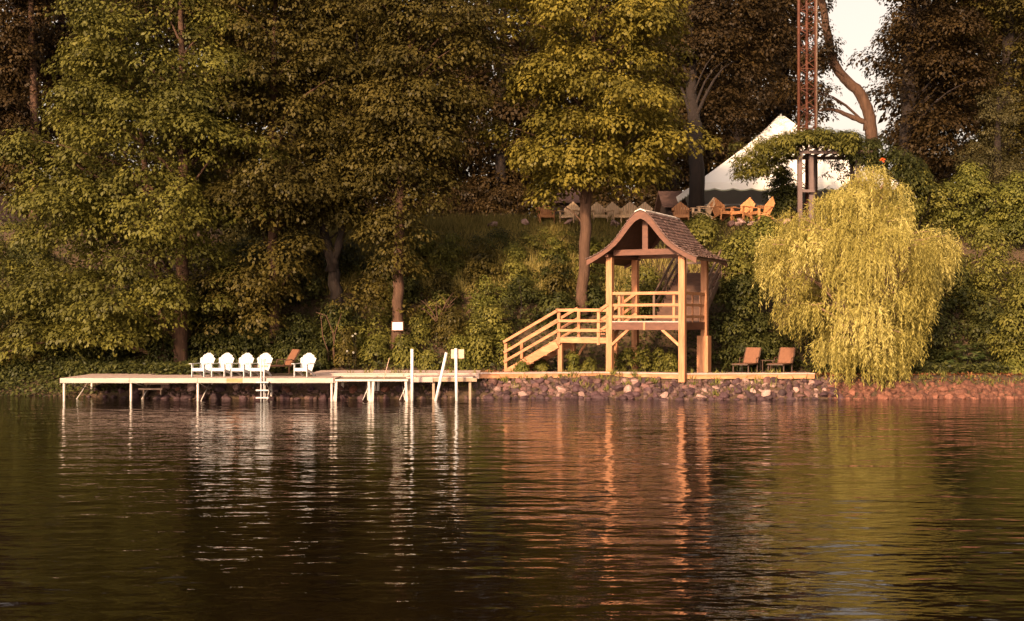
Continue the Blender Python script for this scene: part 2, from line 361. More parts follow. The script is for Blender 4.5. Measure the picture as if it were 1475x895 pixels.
def tree(name, label, cat, Y, trunks, rows, leafm, barkm='bark', n=420, per=95, tr=0.85, L=0.17, dk=0.8, group=None, limbs=26,
         lump=0.2, flat=0.62, droop=0.3, asp=0.62, inner=0.45, front=0.66, up=0.45, cy=0.0, low=None, span=None):
    base = at(trunks[0][0][0], trunks[0][0][1], Y)
    root = empty(name, base); inv = -base
    tag(root, label, cat, group)
    env = rows_env(rows, Y)
    C, R, out, tv = bough_tufts(env, Y, n, tr, dk, inner, lump, front); C[:, 1] += cy
    px_ = CX + C[:, 0] * F / C[:, 1]; py_ = HY - (C[:, 2] - .5 * R - HC) * F / C[:, 1]; keep = np.ones(len(C), bool)
    if low: keep &= (py_ < low) | ((px_ < 805) & (px_ > 745) & (py_ < low + 22))
    if span: keep &= (px_ - R * F / C[:, 1] > span[0]) & (px_ + R * F / C[:, 1] < span[1])
    C, R, out, tv = C[keep], R[keep], out[keep], tv[keep]
    for ti, tk in enumerate(trunks):
        path = [at(p[0], p[1], Y) + inv + Vector((0, (p[3] if len(p) > 3 else 0), 0)) for p in tk]; rad = [p[2] * Y / F for p in tk]
        mb = MB()
        # finer, slightly wandering path with root flare
        fine, fr = [], []
        if len(path) > 2:
            sp_, sr_ = [], []
            for i in range(len(path) - 1):
                p0, p1, p2, p3 = path[max(i - 1, 0)], path[i], path[i + 1], path[min(i + 2, len(path) - 1)]
                for j in range(3):
                    t = j / 3; sp_.append(.5 * (2 * p1 + (p2 - p0) * t + (2 * p0 - 5 * p1 + 4 * p2 - p3) * t * t + (3 * p1 - p0 - 3 * p2 + p3) * t ** 3)); sr_.append(rad[i] * (1 - t) + rad[i + 1] * t)
            path, rad = sp_ + [path[-1]], sr_ + [rad[-1]]
        for i, (a, b) in enumerate(zip(path, path[1:])):
            m = max(2, int((b - a).length / 0.8))
            for j in range(m):
                t = j / m; wv = Vector((random.uniform(-1, 1), random.uniform(-1, 1), 0)) * rad[i] * 0.16 * (0 if i + j == 0 else 1)
                fine.append(a.lerp(b, t) + wv); fr.append(rad[i] * (1 - t) + rad[i + 1] * t)
        fine.append(path[-1]); fr.append(rad[-1]); 
        fine[0] = fine[0] - Vector((0, 0, 0.35)); fr[0] *= 1.55
        mb.tube(fine, fr, 10, wob=0.14)
        if ti == 0:
            for k in rng.choice(len(C), min(limbs, len(C)), replace=False):
                c = Vector(C[k]) + inv
                if c.z < 0.5: continue
                z0 = max(c.z - 0.55 * math.hypot(c.x, c.y) - 0.3, path[0].z + 0.45 * min(c.z, 4)); s = interp_path(path, z0)
                r0 = 0.035 + 0.011 * (c - s).length
                mb.tube(limb_path(s, c), [r0, r0 * .8, r0 * .62, r0 * .45, r0 * .3, r0 * .15], 6)
        mb.build('trunk', barkm, root)
    P, Nn, T, ll, ww, val = tuft_leaves(C, R, out, per, L, flat, droop, asp, up=up, tv=tv)
    leaves('crown', P + np.array(inv), Nn, T, ll, ww, val, leafm, root)
    return root

def shrub(name, label, cat, Y, cx, base, top, hw, leafm, n=40, per=70, tr=0.45, L=0.13, group=None, dk=0.8, asp=0.55, flat=0.7, droop=0.25, barkm='bark_dark', lump=0.22, up=0.45, gz=None):
    hgt = base - top
    rows = [(base - f * hgt, cx, hw * (1 - max(0, f - .35) ** 1.8 * 1.75) * (0.8 + 0.2 * min(1, f / .2))) for f in (0.02, .1, .2, .35, .5, .65, .8, .9, 0.97)]
    rows = [(y, c, max(h, 2)) for y, c, h in rows]
    b = at(cx, base, Y)
    root = empty(name, b); tag(root, label, cat, group); inv = -b
    env = rows_env(rows, Y); C, R, out = env_tufts(env, Y, n, tr, dk, 0.3, lump)
    P, Nn, T, ll, ww, val = tuft_leaves(C, R, out, per, L, flat, droop, asp, up=up)
    leaves('foliage', P + np.array(inv), Nn, T, ll, ww, val, leafm, root)
    mb = MB()
    for k in rng.choice(len(C), min(7, len(C)), replace=False):
        c = Vector(C[k]) + inv; s = Vector((c.x * .15, c.y * .15, -0.3))
        mb.tube(limb_path(s, c, 0.05, 4), [.035, .03, .024, .017, .01], 5)
    mb.build('stem', barkm, root)
    return root

# ------------------------------------------------------------------ terrain and water
def shore_y(x): return float(np.interp(x, [-60, -22, -14.5, -12, -3.5, 3, 6.4, 11.5, 20, 30, 60], [46, 45.2, 43.2, 42.35, 42.5, 42.75, 42.0, 42.4, 42.6, 42.8, 44]))
def ground(x, y):
    s = shore_y(x)
    if y < s: return max(-2.5, -0.55 * (s - y))
    bank = 0.80 * min(1, (y - s) / 1.25)
    tb = float(np.interp(x, [-30, -8, 0, 8, 14, 25], [46.6, 46.8, 46.8, 47.4, 46.6, 46.2]))
    sl = float(np.interp(y, [tb, tb + 1.5, 55.6, 57.2, 75, 130, 400], [0.0, 0.8, 6.3, 6.95, 7.7, 8.6, 14]))
    return bank + sl

xs = sorted(set([-700, -300, -150, -90, -60, -45] + [round(v, 2) for v in np.arange(-36, 36.01, 0.6)] + [45, 60, 90, 150, 300, 700]))
ys = sorted(set([-20, 10, 25, 36] + [round(v, 2) for v in np.arange(39, 60.01, 0.5)] + [62, 64, 67, 70, 75, 80, 90, 110, 130, 180, 260, 400, 900]))
gv = []; gf = []
for y in ys:
    for x in xs:
        z = ground(x, y)
        if z > 0.1: z += (0.25 if y < 46.6 else 1) * (0.06 * math.sin(x * 2.1 + y * 1.3) + 0.05 * math.sin(x * .8 - y * 1.9))
        gv.append((x, y, z))
nx = len(xs)
for j in range(len(ys) - 1):
    for i in range(nx - 1): gf.append((j * nx + i, j * nx + i + 1, (j + 1) * nx + i + 1, (j + 1) * nx + i))
g = MB(); g.add(gv, gf, True); go = g.build('ground', 'soil'); tag(go, kind='structure')
w = MB(); w.add([(-700, -400, 0), (700, -400, 0), (700, 60, 0), (-700, 60, 0)], [(0, 1, 2, 3)]); wo_ = w.build('lake_water', 'water'); tag(wo_, kind='structure')

# ------------------------------------------------------------------ gazebo (local axes: u across the front, v into depth)
GRZ = -math.radians(27)
GO = Vector((5.11, 43.52, 0.0))
gz = empty('gazebo', GO, GRZ)
tag(gz, 'cedar lookout gazebo on tall posts with curved shingled roof at the lake edge', 'gazebo')
HWG, DG = 1.465, 2.74; FL = 2.89
def G(u, v, z): return Vector((u, v, z))
for u, v, zb in ((-HWG, 0, .66), (HWG, 0, .60), (-HWG, DG, .8), (HWG, DG, .8)):
    b = MB(); s = 0.12
    b.box(u - s, u + s, v - s, v + s, zb, 5.36); p = b.build('post', 'cedar', gz)
    if (u > 0 and v > 0):
        b = MB(); b.box(u - .25, u + .2, v - .2, v + .25, 0.75, 2.30); b.build('pier', 'cedar', gz)
# platform
b = MB()
for k in range(20):
    y0 = -0.16 + k * 0.15; b.box(-HWG + .125, HWG - .125, max(y0, -.1), y0 + .142, FL - .04, FL)
pl = b.build('floor_deck', 'decktop', gz)
b = MB(); z0, z1 = FL - .33, FL - .043
b.box(-HWG + .125, HWG - .125, -.1, -.05, z0, z1); b.box(-HWG + .125, HWG - .125, DG + .05, DG + .1, z0, z1)
b.box(-HWG - .05, -HWG + .01, .125, DG - .125, z0, z1); b.box(HWG - .01, HWG + .05, .125, DG - .125, z0, z1)
for k in range(1, 6): b.box(-HWG + .05, HWG - .05, k * .45, k * .45 + .045, z0 + .04, z1)
b.build('floor_frame', 'redwood', gz)
b = MB(); b.box(-.06, .02, -.125, -.102, z0, z1); b.build('splice_plate', 'cedar', gz)
# railings
def railing(name, p0, p1, posts, zf, parent, ext=0.0, mat='cedar_beam'):
    p0, p1 = Vector(p0), Vector(p1); d = (p1 - p0).normalized(); b = MB()
    for hgt, hh in ((1.07, .11), (.62, .105), (.17, .105)):
        b.beam(p0 + Vector((0, 0, hgt)) - d * ext, p1 + Vector((0, 0, hgt)) + d * ext, .05 if hgt < 1 else .12, hh)
    r = b.build(name, mat, parent)
    for t in posts:
        q = p0.lerp(p1, t); b = MB(); n_ = Vector((-d.y, d.x, 0)) * 0.052
        b.beam(q + n_ + Vector((0, 0, -.3)), q + n_ + Vector((0, 0, 1.022)), .1, .045, up=n_); b.build('rail_post', 'cedar', r)
    return r
railing('railing', (-HWG + .13, -.02, FL), (HWG - .13, -.02, FL), (.09, .92), FL, gz)
railing('railing', (HWG, .13, FL), (HWG, DG - .13, FL), (.12, .5, .9), FL, gz)
railing('railing', (-HWG, 1.35, FL), (-HWG, DG - .13, FL), (.1,), FL, gz)
# braces
for sgn in (-1, 1):
    b = MB(); b.beam((sgn * (HWG - .1), -.05, 1.98), (sgn * (HWG - .78), -.05, FL - .32), .09, .1); b.build('brace', 'cedar_beam', gz)
b = MB(); b.beam((-HWG, .1, 2.0), (-HWG, .85, FL - .32), .09, .1); b.build('brace', 'cedar_beam', gz)
# head beams
b = MB(); zt = 5.36
for v in (0, DG): b.box(-1.29, 1.29, v - .085, v + .085, zt + .06, zt + .28)
b.build('tie_beam', 'redwood', gz)
b = MB()
for u in (-HWG, HWG): b.box(u - .08, u + .08, -.4, DG + .45, zt + .003, zt + .13)
b.build('wall_plate', 'redwood', gz)
for v in (0, DG):
    b = MB(); b.box(-.11, .11, v - .075, v + .075, zt + .283, 6.72); b.build('king_post', 'redwood', gz)
# roof: bell-cast profile
HW, ZP, ZE = 2.2, 7.08, 5.27
prof = [(0, 0), (.05, .015), (.1, .05), (.18, .14), (.27, .28), (.36, .43), (.46, .58), (.57, .71), (.68, .81), (.8, .895), (.9, .95), (1, 1)]
def prof_at(f):
    a = np.array(prof); return HW * f, ZP - (ZP - ZE) * float(np.interp(f, a[:, 0], a[:, 1]))
V0, V1 = -.55, DG + .62
fs = np.linspace(0, 1, 25); top = [prof_at(f) for f in fs]
poly = [(-x, z) for x, z in reversed(top[1:])] + [(x, z) for x, z in top]
und = [(x, z - .10) for x, z in reversed(poly)]
b = MB()
n_ = len(poly)
vs_ = [(x, V0, z) for x, z in poly] + [(x, V0, z - .1) for x, z in poly] + [(x, V1, z) for x, z in poly] + [(x, V1, z - .1) for x, z in poly]
ff = []
for i in range(n_ - 1):
    ff += [(i, i + 1, 2 * n_ + i + 1, 2 * n_ + i), (n_ + i, 3 * n_ + i, 3 * n_ + i + 1, n_ + i + 1), (i, n_ + i, n_ + i + 1, i + 1), (2 * n_ + i, 2 * n_ + i + 1, 3 * n_ + i + 1, 3 * n_ + i)]
ff += [(0, 2 * n_, 3 * n_, n_), (n_ - 1, 2 * n_ - 1, 4 * n_ - 1, 3 * n_ - 1)]
b.add(vs_, ff); roof = b.build('roof', 'darkwood', gz)
b = MB()
# arc-length courses of shingles
den = [prof_at(f) for f in np.linspace(0, 1, 200)]
seg = np.cumsum([0] + [math.dist(den[i], den[i + 1]) for i in range(199)])
xa = np.array([d[0] for d in den]); za = np.array([d[1] for d in den])
ncs = 17
for side in (-1, 1):
    for c in range(ncs):
        s0 = seg[-1] * c / ncs; s1 = min(seg[-1] + .04, seg[-1] * (c + 1) / ncs + .035)
        xA, zA = np.interp(s0, seg, xa), np.interp(s0, seg, za); xB, zB = np.interp(min(s1, seg[-1]), seg, xa), np.interp(min(s1, seg[-1]), seg, za)
        if s1 > seg[-1]: xB += .04; zB -= .012
        v = V0 - .03 - random.random() * .05
        while v < V1 + .03:
            wd = random.uniform(.11, .2); v1 = min(v + wd, V1 + .04); l = random.uniform(0, .012)
            up0, up1 = .008, .052 + random.uniform(0, .03)
            vv = max(v, V0 - .03)
            b.hexa([(side * xA, vv, zA + .002), (side * (xB + l), vv, zB + up1 - .036), (side * (xB + l), v1 - .008, zB + up1 - .036), (side * xA, v1 - .008, zA + .002),
                    (side * xA, vv, zA + up0 + .012), (side * (xB + l), vv, zB + up1), (side * (xB + l), v1 - .008, zB + up1), (side * xA, v1 - .008, zA + up0 + .012)])
            v = v1
b.build('shingles', 'shingle', roof, attr=True)
for v in (V0 - .05, V1 + .012):
    b = MB(); pts = []
    lo = []
    for f in np.linspace(0, 1, 31):
        x, z = prof_at(f); lo.append((x, z - .02, z - .02 - (.29 - .11 * f + .05 * math.sin(f * math.pi * 2.2))))
    oc = [(x, a) for x, a, c in lo]; ic = [(max(x - .0, 0), c) for x, a, c in lo]
    for sg in (-1, 1):
        for i in range(30):
            q = [(sg * oc[i][0], oc[i][1]), (sg * oc[i + 1][0], oc[i + 1][1]), (sg * ic[i + 1][0], ic[i + 1][1]), (sg * ic[i][0], ic[i][1])]
            b.hexa([(a, v, z) for a, z in q] + [(a, v + .038, z) for a, z in q])
    b.build('bargeboard', 'redwood', roof)
b = MB()
for sg in (-1, 1):
    x, z = prof_at(.1); b.hexa([(0, V0 - .06, ZP + .03), (sg * x, V0 - .06, z + .035), (sg * x, V1 + .05, z + .035), (0, V1 + .05, ZP + .03),
                               (0, V0 - .06, ZP + .075), (sg * x * 1.05, V0 - .06, z + .065), (sg * x * 1.05, V1 + .05, z + .065), (0, V1 + .05, ZP + .075)])
b.build('ridge_cap', 'ridge', roof)

# --------------------------------------------- lower staircase with landing (same axes as the gazebo)
st = empty('staircase', GO, GRZ)
tag(st, 'new cedar steps and railed landing climbing from the walkway to the gazebo', 'staircase')
LZ = 2.25; LU0, LU1 = -3.72, -1.86; LV = 1.25
b = MB()
for k in range(13):
    u0 = LU0 + .0 + k * (LU1 - LU0) / 13; b.box(u0, u0 + (LU1 - LU0) / 13 - .01, -.02, LV, LZ - .04, LZ)
b.build('landing', 'decktop', st)
b = MB(); b.box(LU0, LU1 + .3, -.07, -.022, LZ - .22, LZ - .003); b.box(LU0, LU1 + .3, LV, LV + .045, LZ - .22, LZ - .003)
b.box(LU0 + .05, LU0 + .1, -.02, LV, LZ - .22, LZ - .043); b.box(LU1 - .1, LU1 - .05, -.02, LV, LZ - .22, LZ - .043)
b.build('landing_frame', 'cedar_beam', st)
for u, v in ((LU0 + .1, -.02), (LU0 + .1, LV - .05), (LU1 + .1, LV - .05)):
    b = MB(); b.box(u - .09, u + .09, v + .052, v + .2, .8, LZ - .045); b.build('support_post', 'cedar', st)
b = MB(); b.box(LU1 + .17, LU1 + .27, .13, .25, .7, LZ); b.build('support_post', 'cedar', st)
b = MB(); b.beam((LU0 + .25, LV, LZ - .9), (LU0 + .25 + .5, LV, LZ - .2), .06, .09); b.build('brace', 'cedar_beam', st)
# lower flight
BU = -6.05; n_st = 7; rise = (LZ - .86) / n_st; run = (LU0 - (BU + .1)) / n_st
b = MB()
for k in range(n_st):
    u1 = LU0 - k * run; zz = LZ - (k + 1) * rise
    if k < n_st: b.box(u1 - run - .03, u1, .0, LV - .05, zz - .04, zz)
b.build('treads', 'cedar_beam', st)
for v in (-.045, LV - .04):
    b = MB(); b.beam((LU0 + .02, v, LZ - .28), (BU + .15, v, .82), .045, .30); b.build('stringer', 'cedar_beam', st)
def stair_rail(p0, p1, name='handrail', lev=((1.0, .11, .12), (.58, .105, .05), (.2, .105, .05)), posts=()):
    b = MB()
    for h_, hh, ww_ in lev: b.beam(Vector(p0) + Vector((0, 0, h_)), Vector(p1) + Vector((0, 0, h_)), ww_, hh)
    r = b.build(name, 'cedar_beam', st)
    for q, zb, zt_ in posts:
        b = MB(); b.box(q[0] - .06, q[0] + .06, q[1] + .03, q[1] + .12, zb, zt_); b.build('rail_post', 'cedar', r)
stair_rail((LU0 + .1, -.11, LZ + .07), (BU, -.11, .93 + .1), posts=(((BU + .06, -.11), .62, 1.98),))
stair_rail((LU0 + .35, LV, LZ + .16), (BU + .12, LV, .93 + .1), posts=(((BU + .18, LV - .15), .8, 2.0),))
stair_rail((LU0 + .02, -.11, LZ + .07), (LU1 + .1, -.11, LZ + .07), posts=(((LU0 + .1, -.11), LZ - .28, LZ + 1.02), ((LU1 - .06, -.11), LZ - .28, LZ + 1.02)))
stair_rail((LU0 + .35, LV, LZ + .07), (LU1 + .02, LV, LZ + .07), posts=(((LU0 + .42, LV - .14), LZ - .1, LZ + 1.02),))
# upper flight of three steps
b = MB()
for k in range(3): b.box(LU1 - .02 + k * .16, LU1 + .18 + k * .16, 0.0, LV, LZ + .16 * (k + 1) - .04, LZ + .16 * (k + 1))
b.build('treads', 'cedar_beam', st)
stair_rail((LU1 + .02, -.11, LZ + .07), (LU1 + .35, -.11, LZ + .28))
stair_rail((LU1 - .0, LV, LZ + .07), (-HWG + .62, LV, FL + .1), posts=(((-HWG + .05, LV - .14), FL, FL + .98),))

# --------------------------------------------- old stairs up the hill behind
hs = empty('hill_stairs', GO, GRZ)
tag(hs, 'weathered wooden stairs with leaning handrails climbing the slope behind the gazebo', 'staircase')
HU0, HU1 = -.75, 1.15
v0, z0 = DG + .3, FL; nH = 11; rH, tH = .185, .27
b = MB()
for k in range(nH): b.box(HU0, HU1, v0 + k * tH, v0 + k * tH + .3, z0 + (k + 1) * rH - .05, z0 + (k + 1) * rH)
b.build('treads', 'darkwood', hs)
b = MB()
for k in range(nH): b.box(HU0 + .03, HU1 - .03, v0 + k * tH + .01, v0 + k * tH + .04, z0 + k * rH, z0 + (k + 1) * rH - .053)
b.build('risers', 'darkwood', hs)
vE, zE = v0 + nH * tH, z0 + nH * rH
for u in (HU0 - .03, HU1 + .03):
    b = MB(); b.beam((u, v0, z0 - .1), (u, vE, zE - .1), .05, .3); b.build('stringer', 'oldwood', hs)
    b = MB()
    for h_ in (.95, .45): b.beam((u, v0 + .05, z0 + h_ + .1), (u, vE, zE + h_), .06, .12)
    for t in (.02, .5, .98):
        q = Vector((u, v0, z0)).lerp(Vector((u, vE, zE)), t); b.beam(q + Vector((0, 0, -.2)), q + Vector((0, 0, 1.0)), .09, .09)
    b.build('handrail', 'oldwood', hs)
b = MB(); b.box(HU0 - .1, HU1 + .9, vE, vE + 1.2, zE - .06, zE); b.build('landing', 'oldwood', hs)
b = MB()
for h_ in (.95, .5): b.beam((HU0 - .1, vE + 1.15, zE + h_), (HU1 + .3, vE + 1.15, zE + h_), .05, .11)
for u in (HU0, .3, HU1 + .1): b.beam((u, vE + 1.2, zE - .3), (u, vE + 1.2, zE + 1.0), .09, .09)
b.build('landing_rail', 'oldwood', hs)

# ------------------------------------------------------------------ walkway edging, shore platform, docks
ed = empty('timber_edging', (-1.25, 43.4, .9))
tag(ed, 'long pale timber edging with walkway above the stone bank in front of gazebo', 'edging')
pts = [(-1.25, 43.42), (3.7, 44.02), (6.55, 43.02), (11.5, 43.25)]
for (xa_, ya_), (xb_, yb_) in zip(pts, pts[1:]):
    b = MB(); q0 = Vector((xa_ + 1.25, ya_ - 43.4, 0)); q1 = Vector((xb_ + 1.25, yb_ - 43.4, 0)); d = (q1 - q0).normalized(); nn = Vector((-d.y, d.x, 0))
    b.beam(q0 + nn * .03 + Vector((0, 0, -.105)), q1 - d * .005 + nn * .03 + Vector((0, 0, -.105)), .06, .17); b.build('fascia_board', 'cedar_beam', ed)
    b = MB(); 
    for k in range(5): b.beam(q0 + nn * (.03 + .15 * k) , q1 - d * .005 + nn * (.03 + .15 * k), .142, .036)
    b.build('walkway', 'dockboard', ed)
sp = empty('shore_platform', (-7.67, 43.3, .91))
tag(sp, 'low pale plank platform on the bank between the docks and the timber steps', 'deck')
b = MB()
for k in range(16): b.box(0, 6.42, .0 + k * .15, .142 + k * .15, -.04, 0)
b.build('planks', 'dockboard', sp)
b = MB(); b.box(.2, 6.42, .02, .07, -.21, -.043); b.box(.2, .25, .07, 2.3, -.21, -.043); b.build('fascia_board', 'dockboard', sp)
for x in (.35, 2.4, 4.4, 6.2):
    for y in (.5, 1.9):
        b = MB(); b.box(x, x + .1, y, y + .1, -1.3, -.043); b.build('support_post', 'weathered', sp)
sp2 = empty('gangway_dock', (-3.9, 42.0, .84))
tag(sp2, 'short grey plank dock piece jutting out under the leaning white pipe', 'dock')
b = MB()
for k in range(13): b.box(.0 + k * .19, .182 + k * .19, .0, 1.28, -.04, 0)
b.build('planks', 'decktop', sp2)
b = MB(); b.box(0, .98, -.03, -.002, -.19, -.004); b.build('fascia_board', 'dockboard', sp2)
b = MB(); b.box(1.0, 2.6, .0, .05, -.17, -.043); b.build('fascia_board', 'weathered', sp2)
for x in (.06, .95, 2.3):
    b = MB(); b.box(x, x + .09, .1, .19, -1.6, -.043); b.build('leg', 'weathered', sp2)

dk = empty('long_dock', (-16.3, 41.2, .84))
tag(dk, 'long white plank dock on thin metal legs carrying the white chairs', 'dock')
DL, DD = 9.85, 3.1
DDS = (3.1, 2.3, 1.5, 1.5)
b = MB(); npl = 64
for k in range(npl): b.box(k * DL / npl + .004, (k + 1) * DL / npl - .004, .0, DDS[min(3, k * 4 // npl)], -.035, random.uniform(0, .004))
b.build('deck_planks', 'decktop', dk)
for k in range(4):
    b = MB(); b.box(k * DL / 4 + .006, (k + 1) * DL / 4 - .006, -.045, -.003, -.17, .004); b.build('fascia_board', 'dockboard', dk)
b = MB(); b.box(-.045, -.003, -.04, DD, -.17, .0); b.box(DL + .003, DL + .04, 0, DDS[3], -.17, 0)
for k in range(4): b.box(k * DL / 4 + .003, (k + 1) * DL / 4 - .003, DDS[k] + .003, DDS[k] + .05, -.17, 0)
b.build('end_board', 'dockboard', dk)
b = MB(); b.box(5.98, 6.56, -.052, -.047, -.155, -.005); b.build('patch_board', 'cedar_beam', dk)
for k in range(5):
    x = .08 + k * (DL - .16) / 4
    DD = DDS[max(0, min(3, k - 1))]
    for y, zb in ((.03, -1.6), (DD - .35, -1.35)):
        b = MB(); b.tube([(x, y, zb), (x, y, -.037)], .044 if y < 1 else .04, 8); b.build('leg', 'alu', dk)
    b = MB(); b.tube([(x + .03, DD - .45, -.12), (x + .03, max(DD - 2.0, .2), -.86)], .022, 6); b.tube([(x, DD - .35, -.6), (x, .1, -.14)], .018, 6); b.build('brace', 'alu', dk)
for i, (x0, lab) in enumerate(((-6.42, 'low narrow dock frame on splayed legs, touching the end of the white chair dock'), (-5.08, 'low narrow dock frame on splayed legs, with a thin stick leaning on it'))):
    fr_ = empty('dock_frame', (x0, 41.2, .79)); tag(fr_, lab, 'dock', 'low metal dock frames on splayed legs')
    b = MB()
    for k in range(7): b.box(.02 + k * .18, .19 + k * .18, .04, 1.95, -.03, 0)
    b.build('planks', 'weathered', fr_)
    b = MB(); b.box(0, 1.28, 0, .035, -.06, .012); b.box(0, 1.28, 1.955, 1.99, -.06, .012); b.box(-.03, -.002, 0, 1.99, -.06, .012); b.box(1.282, 1.31, 0, 1.99, -.06, .012); b.build('frame', 'alu', fr_)
    for sx, dx in ((.05, -.06), (1.23, .06)):
        for y in (.08, 1.7):
            b = MB(); b.beam((sx, y, -.05), (sx + dx, y, -1.4), .09, .06, up=(0, 1, 0)); b.build('leg', 'alu', fr_)
    b = MB(); b.tube([(1.2, .1, -.75), (.95, 1.5, -.15)], .02, 6); b.tube([(1.2, .12, -.3), (1.0, .12, -.76)], .016, 6); b.build('brace', 'alu', fr_)
stp = empty('wooden_step', (-13.9, 43.0, .2)); tag(stp, 'two tan boards forming a low step behind the second dock leg', 'step')
b = MB(); b.box(0, .95, 0, .3, .30, .36); b.build('upper_tread', 'plywood', stp)
b = MB(); b.box(-.1, .8, -.35, -.05, .12, .18); b.build('lower_tread', 'plywood', stp)
b = MB(); b.box(.05, .1, -.3, .3, -.6, .118); b.box(.05, .1, .02, .3, .118, .298); b.build('side_frame', 'weathered', stp)
b = MB(); b.box(.7, .75, -.3, .3, -.6, .118); b.box(.7, .75, .02, .3, .118, .298); b.build('side_frame', 'weathered', stp)

# swim ladder
ld = empty('swim_ladder', (-9.0, 41.08, .84)); tag(ld, 'white swim ladder with flat rungs hung on the front of the chair dock', 'ladder')
b = MB()
for x in (-.055, .055): b.tube([(x, 0, -.85), (x, 0, .55), (x, .12, .68)], .026, 8)
b.build('upright', 'white', ld)
for z in (-.72, -.45, -.16): 
    b = MB(); b.box(-.23, .23, -.08, .06, z, z + .045); b.build('rung', 'white', ld)
b = MB(); b.box(-.16, .16, .02, .1, .40, .47); b.build('hand_grip', 'plywood', ld)

# mooring pipes, stick, signs
def pipe(p0, p1, r, label):
    b = MB(); base = Vector(p0); b.tube([Vector((0, 0, 0)), (Vector(p1) - base)], r, 12)
    o = b.build('mooring_pipe', 'pvc'); o.location = base; tag(o, label, 'pipe', 'white mooring pipes'); return o
pipe(at(593.5, 598, 41.4), at(593.5, 503, 41.4), .055, 'upright white mooring pipe beside the splayed dock frame, without a board')
pipe(at(624.5, 592, 41.4), at(643, 508, 41.5), .055, 'white mooring pipe leaning to the right between two upright pipes')
pipe(at(658, 596, 41.4), at(656.5, 502, 41.4), .055, 'upright white mooring pipe with a plain board behind its top')
b = MB(); b.box(-.235, .235, 0, .02, -.165, .165); o = b.build('plain_board', 'plywood'); o.location = at(659, 510, 41.465); tag(o, 'plain pinkish rectangular board fixed behind the top of a white pipe', 'sign')
b = MB(); b.tube([(0, 0, 0), (.2, .0, .78)], [.016, .012], 6); o = b.build('leaning_stick', 'plywood'); o.location = at(553, 546.5, 41.6); tag(o, 'thin pale stick leaning upward from the low dock frame', 'stick')

# ------------------------------------------------------------------ chairs
def adirondack(name, label, group, mat, pointed=False, slatmat=None):
    """faces -Y in its own axes"""
    slatmat = slatmat or mat
    root = empty(name); tag(root, label, 'chair', group)
    b = MB()
    for k in range(6):
        y = -.32 + k * .1; z = .37 - k * .025; b.hexa([(-.28, y, z - .02), (.28, y, z - .02), (.28, y + .09, z - .043), (-.28, y + .09, z - .043), (-.28, y, z), (.28, y, z), (.28, y + .09, z - .022), (-.28, y + .09, z - .022)])
    b.build('seat', mat, root)
    b = MB(); b.box(-.30, .30, -.35, -.322, .25, .385); b.build('seat_apron', mat, root)
    b = MB(); ns = 7; tilt = math.radians(22)
    for k in range(ns):
        c = (k - (ns - 1) / 2) / ((ns - 1) / 2); w0, w1 = .074, .104
        x0, x1 = c * .25, c * .35
        ln = (.86 - .22 * c * c) if not pointed else (.88 - .26 * abs(c) - .04 * c * c)
        def P(x, s, t): return (x, .20 + s * math.sin(tilt) + t * math.cos(tilt), .22 + s * math.cos(tilt) - t * math.sin(tilt))
        lnL = ln + (-.035 * np.sign(c) * -1 if k != 3 else 0) * (1 if True else 0); lnR = ln - (.035 * np.sign(c))
        a0, a1 = x0 - w0 / 2, x0 + w0 / 2; b0, b1 = x1 - w1 / 2, x1 + w1 / 2
        b.hexa([P(a0, 0, 0), P(a1, 0, 0), P(b1, lnR, 0), P(b0, lnL, 0), P(a0, 0, .022), P(a1, 0, .022), P(b1, lnR, .022), P(b0, lnL, .022)])
    b.beam(P(-.29, .38, .04), P(.29, .38, .04), .07, .03); b.beam(P(-.22, .08, .04), P(.22, .08, .04), .07, .03)
    b.build('backrest', slatmat, root)
    for sg in (-1, 1):
        b = MB(); x = sg * .36
        b.prism([(x - .075, -.42), (x + .075, -.42), (x + .07, .0), (x + .05, .36), (x - .045, .36)], lambda a, c, t: (a, c, t), .555, .58)
        b.build('arm', mat, root)
        b = MB(); b.box(sg * .32 - .017, sg * .32 + .017, -.37, -.26, 0, .552); b.build('leg', mat, root)
        b = MB(); xx = sg * .29; b.prism([(-.34, .24), (-.34, .36), (.2, .23), (.50, .05), (.50, .0), (.40, .0), (.15, .13)], lambda a, c, t: (t, a, c), xx - .014, xx + .014)
        b.build('side_rail', mat, root)
    return root
whites = [(291.5, 'leftmost white fan-back chair on the dock, nearest the big tree trunk'), (319.5, 'second of the row of four white fan-back chairs, counted from the tree trunk'),
          (348, 'third white fan-back chair in the row on the dock, counted from the trunk'), (375.5, 'white fan-back chair right behind the white swim ladder'), (438, 'white fan-back chair standing apart, beside the plank platform')]
proto = None
for i, (px, lab) in enumerate(whites):
    c = adirondack('fan_back_chair', lab, 'white chairs on the long dock', 'white') if proto is None else copy_tree(proto)
    proto = proto or c
    Y = 42.2 + (0.0, .06, -.04, .04, 0)[i]; p = at(px, 500, Y); c.location = (p.x, Y, .845); c.rotation_euler[2] = -math.radians((19, 15, 17, 14, 16)[i]); c.scale = (.80, .82, .85); c['label'] = lab
